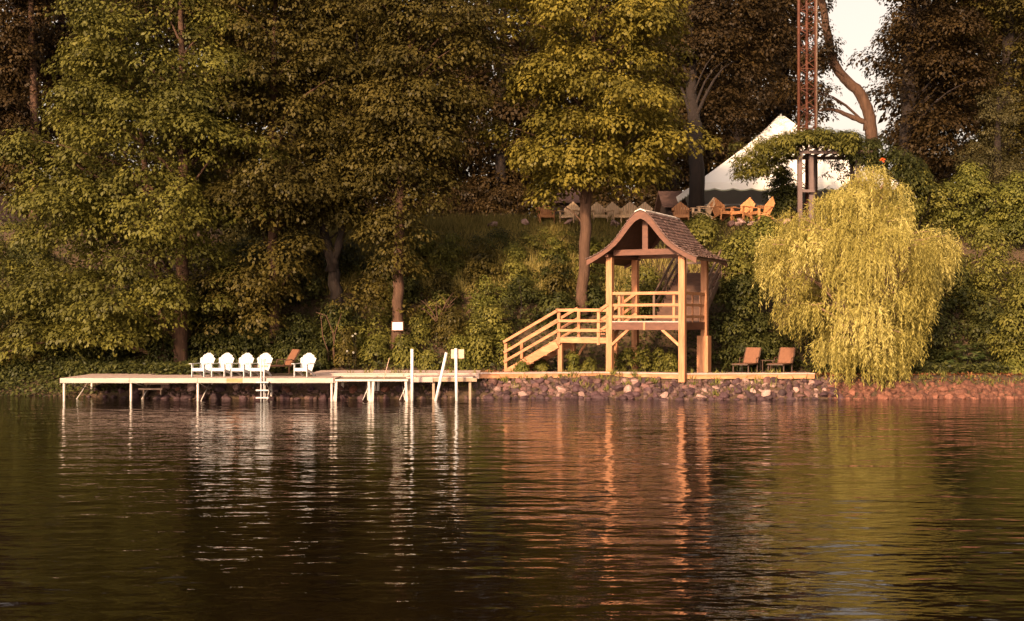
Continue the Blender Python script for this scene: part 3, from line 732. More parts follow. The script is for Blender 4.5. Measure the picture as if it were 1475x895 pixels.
woods = [(786, 56.6, 10, 0, 'leftmost tan chair on the hilltop, in front of the small cabin roof'), (820, 56.4, -22, 1, 'pale slatted chair just left of the tall trunk on the hilltop'),
         (863, 57, 8, 1, 'slatted chair just right of the tall trunk, half behind leaves'), (889, 56.8, 20, 1, 'pale chair overlapping its twin left of the gazebo ridge'),
         (906, 56.2, -10, 1, 'pale chair with pointed back close left of the gazebo ridge'), (925, 57.2, -20, 1, 'chair mostly hidden right behind the gazebo roof peak'),
         (981, 56.0, -5, 0, 'chair just above the rear end of the gazebo ridge'), (1012, 55.6, -75, 1, 'pale side-on chair facing left between gazebo ridge and tent pole'),
         (1041, 55.2, 25, 0, 'orange chair right against the front tent pole'), (1069, 54.8, -50, 0, 'orange chair turned left just right of the tent pole'),
         (1097, 54.0, -72, 0, 'rightmost hilltop chair, side-on with pale back, beside the pergola')]
pr = {}
for i, (px, Y, rz, pale, lab) in enumerate(woods):
    if pale not in pr:
        c = adirondack('garden_chair', lab, 'wooden chairs on the hilltop', 'teak_pale' if pale else 'teak', True, 'teak_pale' if pale else 'teak'); pr[pale] = c
    else: c = copy_tree(pr[pale])
    x = (px - CX) * Y / F; c.location = (x, Y, HC + (HY - (319 if px < 1000 else 314)) * Y / F - .12); c.rotation_euler[2] = math.radians(rz); c['label'] = lab
    c.scale = (1.1, 1.1, 1.1)
# terrace ground under the chairs: stone-edged lip
def chaise(name, label, group):
    """faces -Y"""
    root = empty(name); tag(root, label, 'lounge chair', group)
    b = MB()
    for sg in (-1, 1):
        x = sg * .31
        b.beam((x, -.95, .33), (x, .35, .33), .045, .05); b.beam((x, .34, .33), (x, .72, .93), .045, .05)
    b.beam((-.31, -.95, .33), (.31, -.95, .33), .045, .05); b.beam((-.31, .72, .93), (.31, .72, .93), .045, .05)
    b.build('frame', 'bronze', root)
    for sg in (-1, 1):
        for y in (-.8, .25):
            b = MB(); b.beam((sg * .31, y, .305), (sg * .31, y, 0), .045, .045, up=(0, 1, 0)); b.build('leg', 'bronze', root)
        b = MB(); b.tube([(sg * .34, .02, .35), (sg * .35, .06, .55), (sg * .35, .34, .57), (sg * .34, .46, .52)], .022, 6); b.build('arm', 'bronze', root)
    b = MB(); b.hexa([(-.285, -.92, .345), (.285, -.92, .345), (.285, .33, .325), (-.285, .33, .325), (-.285, -.92, .362), (.285, -.92, .362), (.285, .33, .342), (-.285, .33, .342)]); b.build('seat', 'sling', root)
    b = MB(); b.hexa([(-.285, .34, .34), (.285, .34, .34), (.285, .72, .95), (-.285, .72, .95), (-.285, .32, .352), (.285, .32, .352), (.285, .70, .962), (-.285, .70, .962)]); b.build('backrest', 'sling', root)
    return root
l1 = chaise('sling_lounger', 'brown sling lounger nearer the gazebo, left of the small dark table', 'brown sling loungers')
l1.location = (*at(1077, 500, 45.6).xy, .85); l1.rotation_euler[2] = -math.radians(31)
l2 = copy_tree(l1); l2['label'] = 'brown sling lounger nearer the willow, right of the small dark table'; l2.location = (*at(1127, 500, 45.6).xy, .85)
l3 = copy_tree(l1); l3['label'] = 'brown sling lounger between the white chairs, side-on behind the dock'; l3.location = (*at(403, 500, 44.9).xy, .80); l3.rotation_euler[2] = -math.radians(52)
tb = empty('side_table', (*at(1104, 500, 45.9).xy, .85)); tag(tb, 'small dark side table between the two brown loungers', 'table')
b = MB(); b.box(-.24, .24, -.24, .24, .44, .47); b.build('tabletop', 'bronze', tb)
for sx in (-1, 1):
    for sy in (-1, 1):
        b = MB(); b.box(sx * .21 - .018, sx * .21 + .018, sy * .21 - .018, sy * .21 + .018, 0, .438); b.build('leg', 'bronze', tb)

# ------------------------------------------------------------------ tent, pergola, mast, cabins
TX, TY, TH = 16.05, 68.0, 6.0
tn = empty('marquee_tent', (TX, TY, 7.9)); tag(tn, 'large white pole tent with peaked top and scalloped valance on the hilltop', 'tent')
EZ, PZ = 2.45, 7.1
b = MB(); N_ = 12
ring = []
for s in range(4):
    for k in range(N_):
        t = -1 + 2 * k / N_; ring.append([(t, -1), (1, t), (-t, 1), (-1, -t)][s])
lv = [(1, 0), (.75, .235), (.5, .475), (.28, .695), (.12, .875), (.03, 1)]
vv = []
for r_, hh in lv:
    for x, y in ring:
        m_ = 1 - .18 * (1 - r_) * 0
        sg = abs(x * y)
        vv.append((x * TH * r_, y * TH * r_, EZ + (PZ - EZ) * hh - .12 * (1 - sg) * (r_ * (1 - r_)) * 2 + (.16 * (1 - abs(min(abs(x), abs(y)) * 2 - 1)) * 0)))
nr = len(ring); ff = []
for i in range(len(lv) - 1):
    for k in range(nr): ff.append((i * nr + k, i * nr + (k + 1) % nr, (i + 1) * nr + (k + 1) % nr, (i + 1) * nr + k))
b.add(vv, ff, False); b.build('canopy', 'tent', tn)
for nm, mat, off in (('valance', 'tent', 0), ('valance_trim', 'tent_trim', 1)):
    b = MB()
    for (ax, ay), (bx, by) in (((-1, -1), (1, -1)), ((1, -1), (1, 1)), ((1, 1), (-1, 1)), ((-1, 1), (-1, -1))):
        ns = 96
        for k in range(ns):
            t0, t1 = k / ns, (k + 1) / ns
            def q(t): return (TH * 1.003 * (ax + (bx - ax) * t), TH * 1.003 * (ay + (by - ay) * t))
            def dip(t): return .30 + .10 * abs(math.sin(t * math.pi * 12))
            (xA, yA), (xB, yB) = q(t0), q(t1)
            if off == 0: za, zb, zc, zd = EZ + .01, EZ + .01, EZ - dip(t1), EZ - dip(t0)
            else: za, zb, zc, zd = EZ - dip(t0), EZ - dip(t1), EZ - dip(t1) - .07, EZ - dip(t0) - .07
            b.add([(xA, yA, za), (xB, yB, zb), (xB, yB, zc), (xA, yA, zd)], [(0, 1, 2, 3)])
    b.build(nm, mat, tn)
pxs = [(-1, -1), (-.34, -1), (.34, -1), (1, -1), (-1, 1), (1, 1)]
for x, y in pxs:
    b = MB(); b.tube([(x * TH * .99, y * TH * .99, -.4), (x * TH * .99, y * TH * .99, EZ)], .06, 8); b.build('pole', 'pvc', tn)
b = MB(); b.tube([(0, 0, -.4), (0, 0, PZ + .15)], .07, 8); b.build('centre_pole', 'pvc', tn)

pg = empty('pergola', (*at(1152, 300, 55).xy, 7.75)); tag(pg, 'grey-purple timber pergola with paired posts under the climbing vine', 'pergola')
ptz = at(1152, 222, 55).z - 7.75
for dx, dy in ((0, 0), (.62, .3), (1.15, 1.9), (.55, 2.2), (2.9, 0.3), (3.2, 2.2)):
    b = MB(); b.box(dx - .1, dx + .1, dy - .1, dy + .1, -.5, ptz); b.build('post', 'pergola', pg)
b = MB(); b.box(-.25, 3.5, -.1, .0, ptz + .002, ptz + .16); b.box(-.2, 3.5, 1.95, 2.05, ptz + .002, ptz + .16)
for k in range(8): b.box(-.1 + k * .45, -.04 + k * .45, -.4, 2.5, ptz + .163, ptz + .28)
b.build('top_beams', 'pergola', pg)
b = MB(); b.box(.1, .7, -.04, .03, ptz - 1.85, ptz - 1.72); b.build('cross_rail', 'pergola', pg)

mt = empty('lattice_mast', (*at(1162, 200, 57.8).xy, 7.6)); tag(mt, 'tall rust-red lattice radio mast rising out of the trees beside the pergola', 'mast')
r_ = .47; legs = [(r_ * math.cos(a), r_ * math.sin(a)) for a in (math.radians(200), math.radians(330), math.radians(75))]
for x, y in legs:
    b = MB(); b.tube([(x, y, -.3), (x, y, 30)], .085, 8); b.build('leg', 'rust', mt)
b = MB()
for k in range(30):
    for i in range(3):
        a_, c_ = legs[i], legs[(i + 1) % 3]; z_ = k * 1.0
        b.tube([(*a_, z_), (*c_, z_ + .5)], .02, 5); b.tube([(*c_, z_ + .5), (*a_, z_ + 1.0)], .02, 5); b.tube([(*a_, z_), (*c_, z_)], .022, 5)
b.build('lattice_bracing', 'rust', mt)
b = MB(); b.tube([(.42, -.32, -.3), (.42, -.32, 30)], .05, 6); b.build('cable_conduit', 'oldwood', mt)

def cabin(name, label, loc, rz, wx, dy, wall_h, ridge_h, over=.35, door=False):
    root = empty(name, loc, rz); tag(root, label, 'cabin')
    b = MB(); h = wx / 2
    b.prism([(-h, -.5), (h, -.5), (h, wall_h), (0, wall_h + ridge_h * .93), (-h, wall_h)], lambda a, c, t: (a, t, c), 0, dy); b.build('wall', 'wallwood', root)
    b = MB()
    for sg in (-1, 1):
        e = h + over; sl = ridge_h / h
        b.hexa([(0, -over, wall_h + ridge_h), (sg * e, -over, wall_h - over * sl), (sg * e, dy + over, wall_h - over * sl), (0, dy + over, wall_h + ridge_h),
                (0, -over, wall_h + ridge_h + .12), (sg * e, -over, wall_h - over * sl + .12), (sg * e, dy + over, wall_h - over * sl + .12), (0, dy + over, wall_h + ridge_h + .12)])
    b.build('roof', 'roofing', root)
    b = MB(); b.box(-.5, .5, -.03, .0, .9, 1.9); wn = b.build('window', 'window', root)
    b = MB(); 
    for x in (-.56, .5): b.box(x, x + .06, -.06, -.002, .84, 1.96)
    b.box(-.5, .5, -.06, -.002, .84, .9); b.box(-.5, .5, -.06, -.002, 1.9, 1.96); b.build('frame', 'weathered', wn)
    return root
cabin('cabin', 'dark cabin with pinkish shingle roof at the left edge among trees', (-31.3, 60.5, 6.9), math.radians(-8), 5.6, 5, 1.6, 2.3)
cabin('cabin', 'small dark cabin with low brown roof behind the hilltop chairs', (4.0, 68.5, 7.5), math.radians(90), 4.6, 2.0, 2.3, 1.1)
cabin('cabin', 'dark reddish shed behind the tall dark trunk left of the tent', (10.2, 70.5, 7.6), math.radians(90), 3.4, .8, 2.2, .9)

# notice on the tree
ns_ = empty('notice_sign', at(572.5, 470, 47.68)); tag(ns_, 'small white notice in a brown frame fixed to a slope tree trunk', 'sign')
b = MB(); b.box(-.21, .21, 0, .02, -.16, .16); b.build('panel', 'signwhite', ns_)
b = MB(); b.box(-.25, -.212, -.015, .03, -.2, .2); b.box(.212, .25, -.015, .03, -.2, .2); b.box(-.21, .21, -.015, .03, .162, .2); b.box(-.21, .21, -.015, .03, -.2, -.162); b.build('frame', 'redwood', ns_)

# ------------------------------------------------------------------ rocks
import bmesh
def rock_mesh(seed, mat):
    r = np.random.default_rng(seed); bm = bmesh.new(); bmesh.ops.create_icosphere(bm, subdivisions=3, radius=1)
    pl_ = [(unit(r.normal(size=3)), r.uniform(.5, .88)) for _ in range(11)]
    ph = r.uniform(0, 6, 6)
    for v in bm.verts:
        p = np.array(v.co)
        for n__, d in pl_:
            s = p @ n__
            if s > d: p = p - n__ * (s - d) * .97
        p *= 1 + .07 * math.sin(p[0] * 3 + ph[0]) * math.sin(p[1] * 3 + ph[1]) + .05 * math.sin(p[2] * 6 + ph[2] + p[0] * 4)
        v.co = p * np.array([1.0, .8, .68])
    for f in bm.faces: f.smooth = True
    me = bpy.data.meshes.new('rock'); bm.to_mesh(me); bm.free(); me.materials.append(M[mat]); return me
RM = {m: [rock_mesh(i * 7 + hash_, m) for i in range(5)] for hash_, m in ((1, 'rock_dark'), (2, 'rock_brown'), (3, 'rock_pale'), (4, 'rock_red'))}
def rock(x, y, z, s, mat, label, group):
    o = bpy.data.objects.new('rock', random.choice(RM[mat])); COL.objects.link(o)
    o.location = (x, y, z); o.scale = [s * random.uniform(.85, 1.2) for _ in range(3)]
    o.rotation_euler = (random.uniform(-.5, .5), random.uniform(-.5, .5), random.uniform(0, 6.28)); tag(o, label, 'rock', group)
    return o
RL = {('rock_dark', 0): 'dark purple-brown rock in the stone bank below the gazebo and loungers', ('rock_brown', 0): 'mid brown rock in the stone bank below the gazebo and loungers',
      ('rock_pale', 0): 'pale pinkish rock in the stone bank below the gazebo and loungers', ('rock_red', 1): 'reddish brown rock on the low bank right of the willow',
      ('rock_dark', 2): 'dark rock on the shore underneath the docks', ('rock_brown', 2): 'mid brown rock on the shore underneath the docks', ('rock_pale', 2): 'pale rock on the shore underneath the docks', ('rock_red', 2): 'reddish rock on the shore underneath the docks'}
def put(x, f, s, mat, zone):
    y0 = shore_y(x); y = y0 - .12 + f * 1.2; z = ground(x, y) + s * .15
    return rock(x, y, z, s, mat, RL[(mat, zone)], RL[(mat, zone)].replace(' rock ', ' rocks ', 1))
nrock = 0; 
def lay(x0, x1, rows_, sp, zone, mats, smul=1.0, hi=1.0):
    for r_i in range(rows_):
        f = (r_i + .15) / rows_ * hi; x = x0 + random.uniform(0, sp)
        while x < x1:
            mats_ = mats if r_i > 0 or zone == 1 else (('rock_dark', 1),)
            put(x, f + random.uniform(-.06, .06), smul * random.choice((random.uniform(.10, .15), random.uniform(.14, .20), random.uniform(.18, .26))), random.choices([m for m, _ in mats_], [w_ for _, w_ in mats_])[0], zone)
            x += sp * random.uniform(.75, 1.25)
lay(-1.0, 12.3, 5, .30, 0, (('rock_dark', 6), ('rock_brown', 4), ('rock_pale', 2.0)))
lay(12.3, 20.0, 2, .5, 1, (('rock_red', 1),), 1.1, .7)
lay(-16.5, -13.2, 2, .5, 2, (('rock_dark', 3), ('rock_red', 1)), 1.1, .6)
lay(-13.2, -3.9, 2, .5, 2, (('rock_dark', 3), ('rock_brown', 3), ('rock_pale', 2), ('rock_red', 2)), 1.25, .9)
# filler stones between: one mass
def stone_mass(name, ranges, n, smin, smax, mat, z_off=0):
    V, Fc = [], []
    base = RM['rock_dark'][0]
    bm = bmesh.new(); bmesh.ops.create_icosphere(bm, subdivisions=2, radius=1); bv = np.array([v.co[:] for v in bm.verts]); bf = np.array([[v.index for v in f.verts] for f in bm.faces]); bm.free()
    for i in range(n):
        x0, x1, f0, f1 = random.choice(ranges); x = random.uniform(x0, x1); f = random.uniform(f0, f1); s = random.uniform(smin, smax)
        y = shore_y(x) - .12 + f * 1.25; z = ground(x, y) - s * .1 + z_off
        q = bv * rng.uniform(.7, 1.15, 3) * s * (1 + .16 * np.sin(bv * rng.uniform(2, 4) + rng.uniform(0, 6, 3)).sum(1, keepdims=True) / 1.7)
        a = random.uniform(0, 6.28); R_ = np.array([[math.cos(a), -math.sin(a), 0], [math.sin(a), math.cos(a), 0], [0, 0, 1]])
        Fc.append(bf + len(V) * len(bv)); V.append(q @ R_.T + np.array([x, y, z]))
    V = np.concatenate(V); Fc = np.concatenate(Fc)
    me = bpy.data.meshes.new(name); me.from_pydata(V.tolist(), [], Fc.tolist()); me.polygons.foreach_set('use_smooth', [True] * len(Fc))
    o = link_mesh(name, me, mat); return o
sm = stone_mass('rubble_stones', [(-1.2, 12.2, -.1, 1.0), (-1.2, 12.2, .3, 1.0), (-13.4, -1, -.1, .95)], 1300, .05, .11, 'rubble')
tag(sm, 'small rubble stones filling the gaps along the whole stone bank', 'stones', kind='stuff')
sm = stone_mass('rubble_stones', [(11.8, 23, -.1, .75)], 800, .05, .16, 'rubble_red')
tag(sm, 'small reddish stones making up the low bank right of the willow', 'stones', kind='stuff')
# terrace edge stones
for i in range(26):
    px = random.choice([random.uniform(695, 775), random.uniform(800, 920), random.uniform(1045, 1135), random.uniform(1045, 1135)])
    Y = 55.9 if px < 930 else 53.4; p = at(px, random.uniform(317, 322), Y)
    rock(p.x, p.y, p.z - .05, random.uniform(.16, .28), random.choice(['rock_pale', 'rock_brown']), 'rounded stone edging the hilltop terrace near the wooden chairs', 'stones edging the hilltop terrace')

# ------------------------------------------------------------------ trees in front
tree('maple_tree', 'broad yellow-green maple by the dock with leafy boughs down to the water', 'tree', 47.0,
     [[(259, 541, 11), (262, 420, 10), (264, 250, 8), (262, 80, 5), (258, -60, 2)], [(239, 540, 6.5), (232, 430, 6), (215, 300, 5), (200, 150, 3)]],
     [(-75, 225, 50), (-30, 225, 95), (30, 225, 118), (100, 222, 146), (180, 222, 162), (250, 218, 172), (330, 215, 168), (400, 200, 158), (450, 185, 145), (492, 165, 122), (505, 150, 85)],
     'leaf_maple', n=980, per=95, tr=.8, limbs=34, dk=.75)
tree('leafy_tree', 'leafy olive tree behind the white chairs with a thin reddish trunk', 'tree', 48.2,
     [[(396, 482, 8), (394, 400, 7), (392, 250, 6), (395, 60, 3.5), (398, -50, 1.5)]],
     [(-70, 400, 45), (-20, 395, 85), (60, 392, 105), (150, 395, 112), (250, 400, 112), (330, 398, 104), (400, 385, 95), (455, 375, 75)],
     'leaf_olive', n=560, per=95, limbs=24)
tree('forked_tree', 'tree on the slope whose dark trunk forks in two below the leaves', 'tree', 49.3,
     [[(490, 460, 10), (481, 400, 9), (478, 375, 8), (466, 330, 6), (455, 230, 4), (445, 60, 2)], [(479, 380, 7), (494, 325, 5.5), (505, 200, 4), (515, 40, 2)]],
     [(-70, 500, 55), (-20, 500, 80), (60, 495, 92), (150, 490, 95), (230, 490, 92), (290, 485, 78), (325, 480, 60)],
     'leaf_olive', 'bark_dark', n=340, per=90, limbs=20)
tree('leafy_tree', 'tall leafy tree with the white notice on its reddish trunk', 'tree', 48.0,
     [[(573, 492, 8.5), (574, 400, 8), (577, 300, 7), (581, 200, 6), (590, 50, 4), (596, -50, 2)]],
     [(-70, 620, 60), (-20, 620, 95), (40, 622, 112), (110, 618, 112), (170, 600, 98), (230, 578, 84), (280, 572, 70), (315, 570, 68), (345, 570, 52), (372, 560, 40), (440, 540, 26)],
     'leaf_olive', n=560, per=90, limbs=26)
tree('basswood_tree', 'tall golden-leaved tree with a straight bare lower trunk left of the gazebo', 'tree', 50.4,
     [[(838, 442, 8.5), (843, 330, 8), (849, 200, 9), (856, 80, 6), (862, -25, 3)]],
     [(-42, 835, 60), (-15, 832, 112), (15, 836, 126), (60, 850, 145), (110, 872, 150), (150, 872, 140), (200, 858, 124), (250, 855, 120), (280, 838, 92), (300, 806, 52)],
     'leaf_gold', n=680, per=85, low=284, tr=.76, L=.19, limbs=34, lump=.26, droop=.45)
# trees on the terrace
tree('shade_tree', 'dark tall tree with a thick black trunk left of the tent', 'tree', 60.0,
     [[(1003, 312, 12), (1004, 240, 11), (1007, 190, 10, 1), (1012, 130, 9, 3.5), (1022, 60, 7, 6), (1030, -60, 3, 8)]],
     [(-80, 1060, 90), (-30, 1066, 122), (40, 1072, 126), (100, 1062, 116), (150, 1042, 92), (190, 1022, 66), (215, 1012, 40)],
     'leaf_back', 'bark_dark', n=420, per=90, tr=1.0, L=.2, cy=7.0, dk=.8, limbs=8)
tree('leaning_tree', 'tree with a bare curved trunk leaning left against the bright sky gap', 'tree', 66.0,
     [[(1256, 320, 9.5), (1256, 230, 9), (1252, 170, 8.5), (1240, 137, 7.8), (1216, 113, 7), (1200, 88, 6.2), (1192, 50, 6), (1180, -20, 4)], [(1250, 178, 4.5), (1225, 168, 3.5), (1200, 158, 2.5), (1180, 160, 1.5)]],
     [(-70, 1165, 50), (-20, 1172, 42), (30, 1182, 34), (70, 1184, 32), (100, 1180, 26), (145, 1170, 40), (165, 1170, 42), (185, 1165, 40)],
     'leaf_back', 'bark', n=120, per=80, tr=.8, L=.19, limbs=10, span=(1080, 1216))
tree('spruce_tree', 'dark ragged evergreen filling the top right beside the sky gap', 'tree', 62.0,
     [[(1306, 300, 11), (1308, 160, 10), (1312, 40, 8), (1316, -80, 5)]],
     [(-90, 1345, 75), (-30, 1340, 86), (30, 1342, 84), (80, 1342, 86), (120, 1345, 80), (160, 1350, 62), (200, 1355, 56), (235, 1360, 50)],
     'leaf_back', 'bark_dark', n=420, per=95, tr=.95, L=.19, flat=.4, droop=.55, span=(1256, 1600))
tree('spruce_tree', 'dark evergreen at the top right edge, behind the pale juniper spire', 'tree', 64.0,
     [[(1450, 310, 10), (1450, 160, 9), (1452, 0, 7), (1454, -80, 5)]],
     [(-90, 1470, 90), (-20, 1466, 94), (60, 1464, 92), (130, 1462, 90), (200, 1465, 86), (250, 1465, 80)],
     'leaf_olive', 'bark_dark', n=380, per=95, tr=.95, L=.19, flat=.4, droop=.55)
tree('juniper_tree', 'olive-brown juniper with a pointed top standing above the right-hand bushes', 'tree', 59.0,
     [[(1436, 290, 6), (1437, 220, 5), (1438, 140, 2)]],
     [(128, 1437, 5), (150, 1437, 16), (180, 1437, 26), (198, 1434, 34), (215, 1432, 48), (250, 1432, 52), (270, 1432, 50)],
     'leaf_conifer', 'bark_dark', n=150, per=100, tr=.5, L=.12, limbs=8, flat=.9, droop=.1, asp=.4)
# trees at the left and behind
bk = [(20, 66, 55, 62, 'dark brown-leaved tree at the far left above the cabin roof', 'leaf_back', 300, [(48, 330), (50, 180), (46, 60), (44, -70)]),
      (92, 70, 60, 80, 'dark tree standing behind the left rim of the broad maple', 'leaf_back', 300, [(94, 330), (90, 150), (88, -70)])]
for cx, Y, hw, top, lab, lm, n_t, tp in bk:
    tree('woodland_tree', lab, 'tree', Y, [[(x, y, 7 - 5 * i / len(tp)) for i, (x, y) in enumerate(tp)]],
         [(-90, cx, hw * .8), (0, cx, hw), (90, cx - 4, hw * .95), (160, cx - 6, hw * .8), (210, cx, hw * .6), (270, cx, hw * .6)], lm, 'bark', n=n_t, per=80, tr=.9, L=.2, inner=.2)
bt = [(-60, 78), (150, 84), (300, 80), (420, 86), (530, 79), (640, 85), (720, 79), (800, 88), (890, 80), (965, 86), (1060, 84), (1130, 92), (1330, 84), (1420, 80), (1500, 76)]
for i, (px, Y) in enumerate(bt):
    hw = 78 if px < 1200 else 70
    if px == 1130: hw = 48
    if px == 1330: hw = 62
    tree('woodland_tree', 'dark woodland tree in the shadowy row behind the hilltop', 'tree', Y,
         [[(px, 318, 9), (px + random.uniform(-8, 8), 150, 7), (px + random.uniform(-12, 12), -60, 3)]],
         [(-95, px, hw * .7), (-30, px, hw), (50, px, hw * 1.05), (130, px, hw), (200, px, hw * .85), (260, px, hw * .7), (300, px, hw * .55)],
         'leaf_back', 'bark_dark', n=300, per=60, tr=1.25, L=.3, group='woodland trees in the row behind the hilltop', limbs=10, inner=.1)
# far wood: one mass, open where the sky shows
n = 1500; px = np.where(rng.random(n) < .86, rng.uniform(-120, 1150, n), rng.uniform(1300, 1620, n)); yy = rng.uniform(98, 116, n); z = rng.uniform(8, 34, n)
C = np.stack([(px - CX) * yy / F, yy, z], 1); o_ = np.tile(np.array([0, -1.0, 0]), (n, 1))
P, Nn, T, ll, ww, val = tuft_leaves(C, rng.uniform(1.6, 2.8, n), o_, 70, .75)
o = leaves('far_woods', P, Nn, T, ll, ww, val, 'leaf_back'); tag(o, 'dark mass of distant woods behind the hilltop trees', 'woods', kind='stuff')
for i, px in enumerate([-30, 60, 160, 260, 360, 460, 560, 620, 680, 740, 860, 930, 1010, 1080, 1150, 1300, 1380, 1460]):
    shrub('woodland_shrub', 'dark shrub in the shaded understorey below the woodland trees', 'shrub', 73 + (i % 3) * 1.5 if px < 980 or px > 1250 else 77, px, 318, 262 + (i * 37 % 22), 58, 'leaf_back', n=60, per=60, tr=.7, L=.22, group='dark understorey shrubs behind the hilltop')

# ------------------------------------------------------------------ willow
WY = 44.9
wl = empty('weeping_willow', at(1250, 538, WY)); tag(wl, 'bright yellow weeping willow with hanging strands on the stone bank', 'tree')
wb = at(1250, 538, WY)
wrows = rows_env([(246, 1258, 10), (262, 1256, 30), (290, 1242, 70), (325, 1238, 108), (365, 1242, 126), (410, 1234, 114), (450, 1226, 102), (485, 1242, 80), (515, 1258, 56)], WY)
tips = [(1256, 247, 0), (1236, 262, -.5), (1182, 288, -.6), (1205, 278, .4), (1136, 312, -.5), (1106, 345, -.2), (1112, 385, -.5), (1346, 333, -.3), (1368, 352, .2), (1300, 298, -.4), (1285, 272, .3), (1222, 318, -2.0), (1270, 335, -2.2),
        (1170, 350, -2.0), (1312, 372, -1.8), (1140, 400, -1.5), (1206, 385, -2.6), (1252, 395, -2.9), (1290, 420, -2.5), (1170, 440, -2.0), (1225, 450, -2.8), (1265, 470, -2.6), (1300, 480, -2.0), (1196, 490, -1.8), (1240, 505, -2.2), (1282, 515, -1.8), (1130, 440, -.6), (1330, 420, -.8), (1150, 330, -1.0), (1330, 345, -1.0), (1362, 340, -.6), (1245, 350, -2.6), (1235, 372, -3.0), (1264, 374, -2.8), (1228, 412, -3.0), (1252, 440, -3.0), (1215, 345, -2.6), (1350, 374, -.9), (1338, 398, -1.2), (1318, 440, -1.2), (1308, 500, -1.0), (1112, 352, -.8), (1120, 376, -1.0), (1240, 300, -1.4), (1190, 330, -1.8), (1280, 310, -1.6)]
C = [tuple(at(x, y, WY + dy)) for x, y, dy in tips]
C2, R2, o2 = env_tufts(wrows, WY, 46, .35, .9, .4, .3, .35)
C = np.concatenate([np.array(C), C2]); out = C - np.array(at(1245, 400, WY)); out[:, 2] = 0; out = unit(out + rng.normal(size=out.shape) * np.array([.15, .15, 0]))
b = MB()
tp = [Vector((0, 0, -.4)), Vector((.1, 0, 1.5)), Vector((-.1, .1, 3.2)), Vector((.1, 0, 5.2)), Vector((.15, 0, 7.4))]
b.tube(tp, [.32, .24, .19, .12, .04], 10, wob=.12)
for k in range(len(C)):
    c = Vector(C[k]) - wb; s = interp_path(tp, max(c.z - .7 * math.hypot(c.x, c.y) - .4, .8)); b.tube(limb_path(s, c, .2), [.08, .065, .05, .034, .022, .012], 6)
b.build('trunk', 'bark_pale', wl)
Ps, Ns, Ts, Ls, vals = [], [], [], [], []
wbx = np.array([1085, 1110, 1150, 1200, 1250, 1305, 1335, 1355, 1385, 1410]); wbz = np.array([HC - (y - HY) * WY / F for y in (440, 474, 508, 545, 552, 548, 505, 440, 390, 365)])
for i in range(len(C)):
    cv = rng.random(); side = np.array([-out[i][1], out[i][0], 0]); bl = rng.uniform(1.1, 2.3)
    for s in range(int(rng.integers(34, 52))):
        zj = rng.normal() * .3; u_ = rng.uniform(-1, 1)
        p = C[i] + side * u_ * .5 + out[i] * rng.uniform(-.75, .25) + np.array([0, 0, rng.normal() * .1 - .25 * u_ * u_])
        o_ = out[i] * rng.uniform(.1, 1.0) + side * (u_ * .5 + rng.normal() * .2); o_[2] = rng.uniform(.0, .55)
        ln = bl * rng.uniform(.35, 1.1); k = int(ln / .04); t = np.linspace(0, 1, k) * ln
        out_d = 1 - np.exp(-t / .3); ph = rng.uniform(0, 6)
        pos = p + np.outer(out_d * .42, o_); pos[:, 2] -= np.maximum(0, t - .14) * .93
        pos += np.stack([np.sin(t * 3 + ph) * .04, np.cos(t * 2.4 + ph) * .04, np.zeros(k)], 1)
        low = pos[:, 2] > np.interp(CX + pos[:, 0] * F / pos[:, 1], wbx, wbz) + zj; pos = pos[low]; k = len(pos)
        if k < 5: continue
        tang = unit(np.gradient(pos, axis=0)); sd = rng.normal(size=(k, 3)); sd[:, 2] *= .3
        Ps.append(pos); Ts.append(tang * .9 + unit(sd) * .5); Ns.append(out[i] * .6 + np.array([0, 0, .3]) + rng.normal(size=(k, 3)) * .5)
        Ls.append(rng.uniform(.11, .22, k)); vals.append(.5 * cv + .2 * rng.random() + .3 * rng.random(k))
P = np.concatenate(Ps); L_ = np.concatenate(Ls)
leaves('crown', P - np.array(wb), np.concatenate(Ns), np.concatenate(Ts), L_, L_ * .17, np.concatenate(vals), 'leaf_willow', wl, fold=.1)

# ------------------------------------------------------------------ vine on the pergola
vn = empty('pergola_vine', (*at(1200, 200, 55.8).xy, at(1200, 222, 55.8).z)); tag(vn, 'spreading leafy vine covering the pergola roof, dark towards the right', 'vine'); vb = np.array(vn.location)
def vine_tufts(n, x0, x1, ytop, ybot, Y):
    px = rng.uniform(x0, x1, n); t_ = np.clip((px - x0) / (x1 - x0), 0, 1); yt = np.interp(px, [1070, 1100, 1170, 1250, 1300, 1335], [222, 198, 186, 194, 214, 245]); yb = np.interp(px, [1070, 1110, 1150, 1215, 1240, 1300, 1335], [262, 246, 203, 210, 236, 262, 275])
    py = yt + (yb - yt) * rng.random(n); yy = Y + rng.uniform(-1.6, 1.6, n)
    C = np.stack([(px - CX) * yy / F, yy, HC - (py - HY) * yy / F], 1); o = np.stack([rng.uniform(-1, 1, n), -rng.random(n), np.zeros(n)], 1)
    return C, rng.uniform(.28, .6, n), unit(o)
C, R, out = vine_tufts(190, 1068, 1230, 0, 0, 55.8)
n = 54; px = rng.uniform(1056, 1112, n); py = rng.uniform(198, 250, n) - (px - 1085) * .25; yy = rng.uniform(56, 58, n)
C = np.concatenate([C, np.stack([(px - CX) * yy / F, yy, HC - (py - HY) * yy / F], 1)]); R = np.concatenate([R, rng.uniform(.2, .42, n)]); out = np.concatenate([out, np.tile([-.7, -.7, 0], (n, 1))])
P, Nn, T, ll, ww, val = tuft_leaves(C, R, out, 75, .2, .4, .5, .3); leaves('foliage', P - vb, Nn, T, ll, ww, val, 'leaf_shrub', vn)
C, R, out = vine_tufts(150, 1200, 1335, 0, 0, 56.0)
n = 34; px = rng.uniform(1186, 1236, n); py = rng.uniform(222, 282, n); yy = rng.uniform(57.5, 59, n)
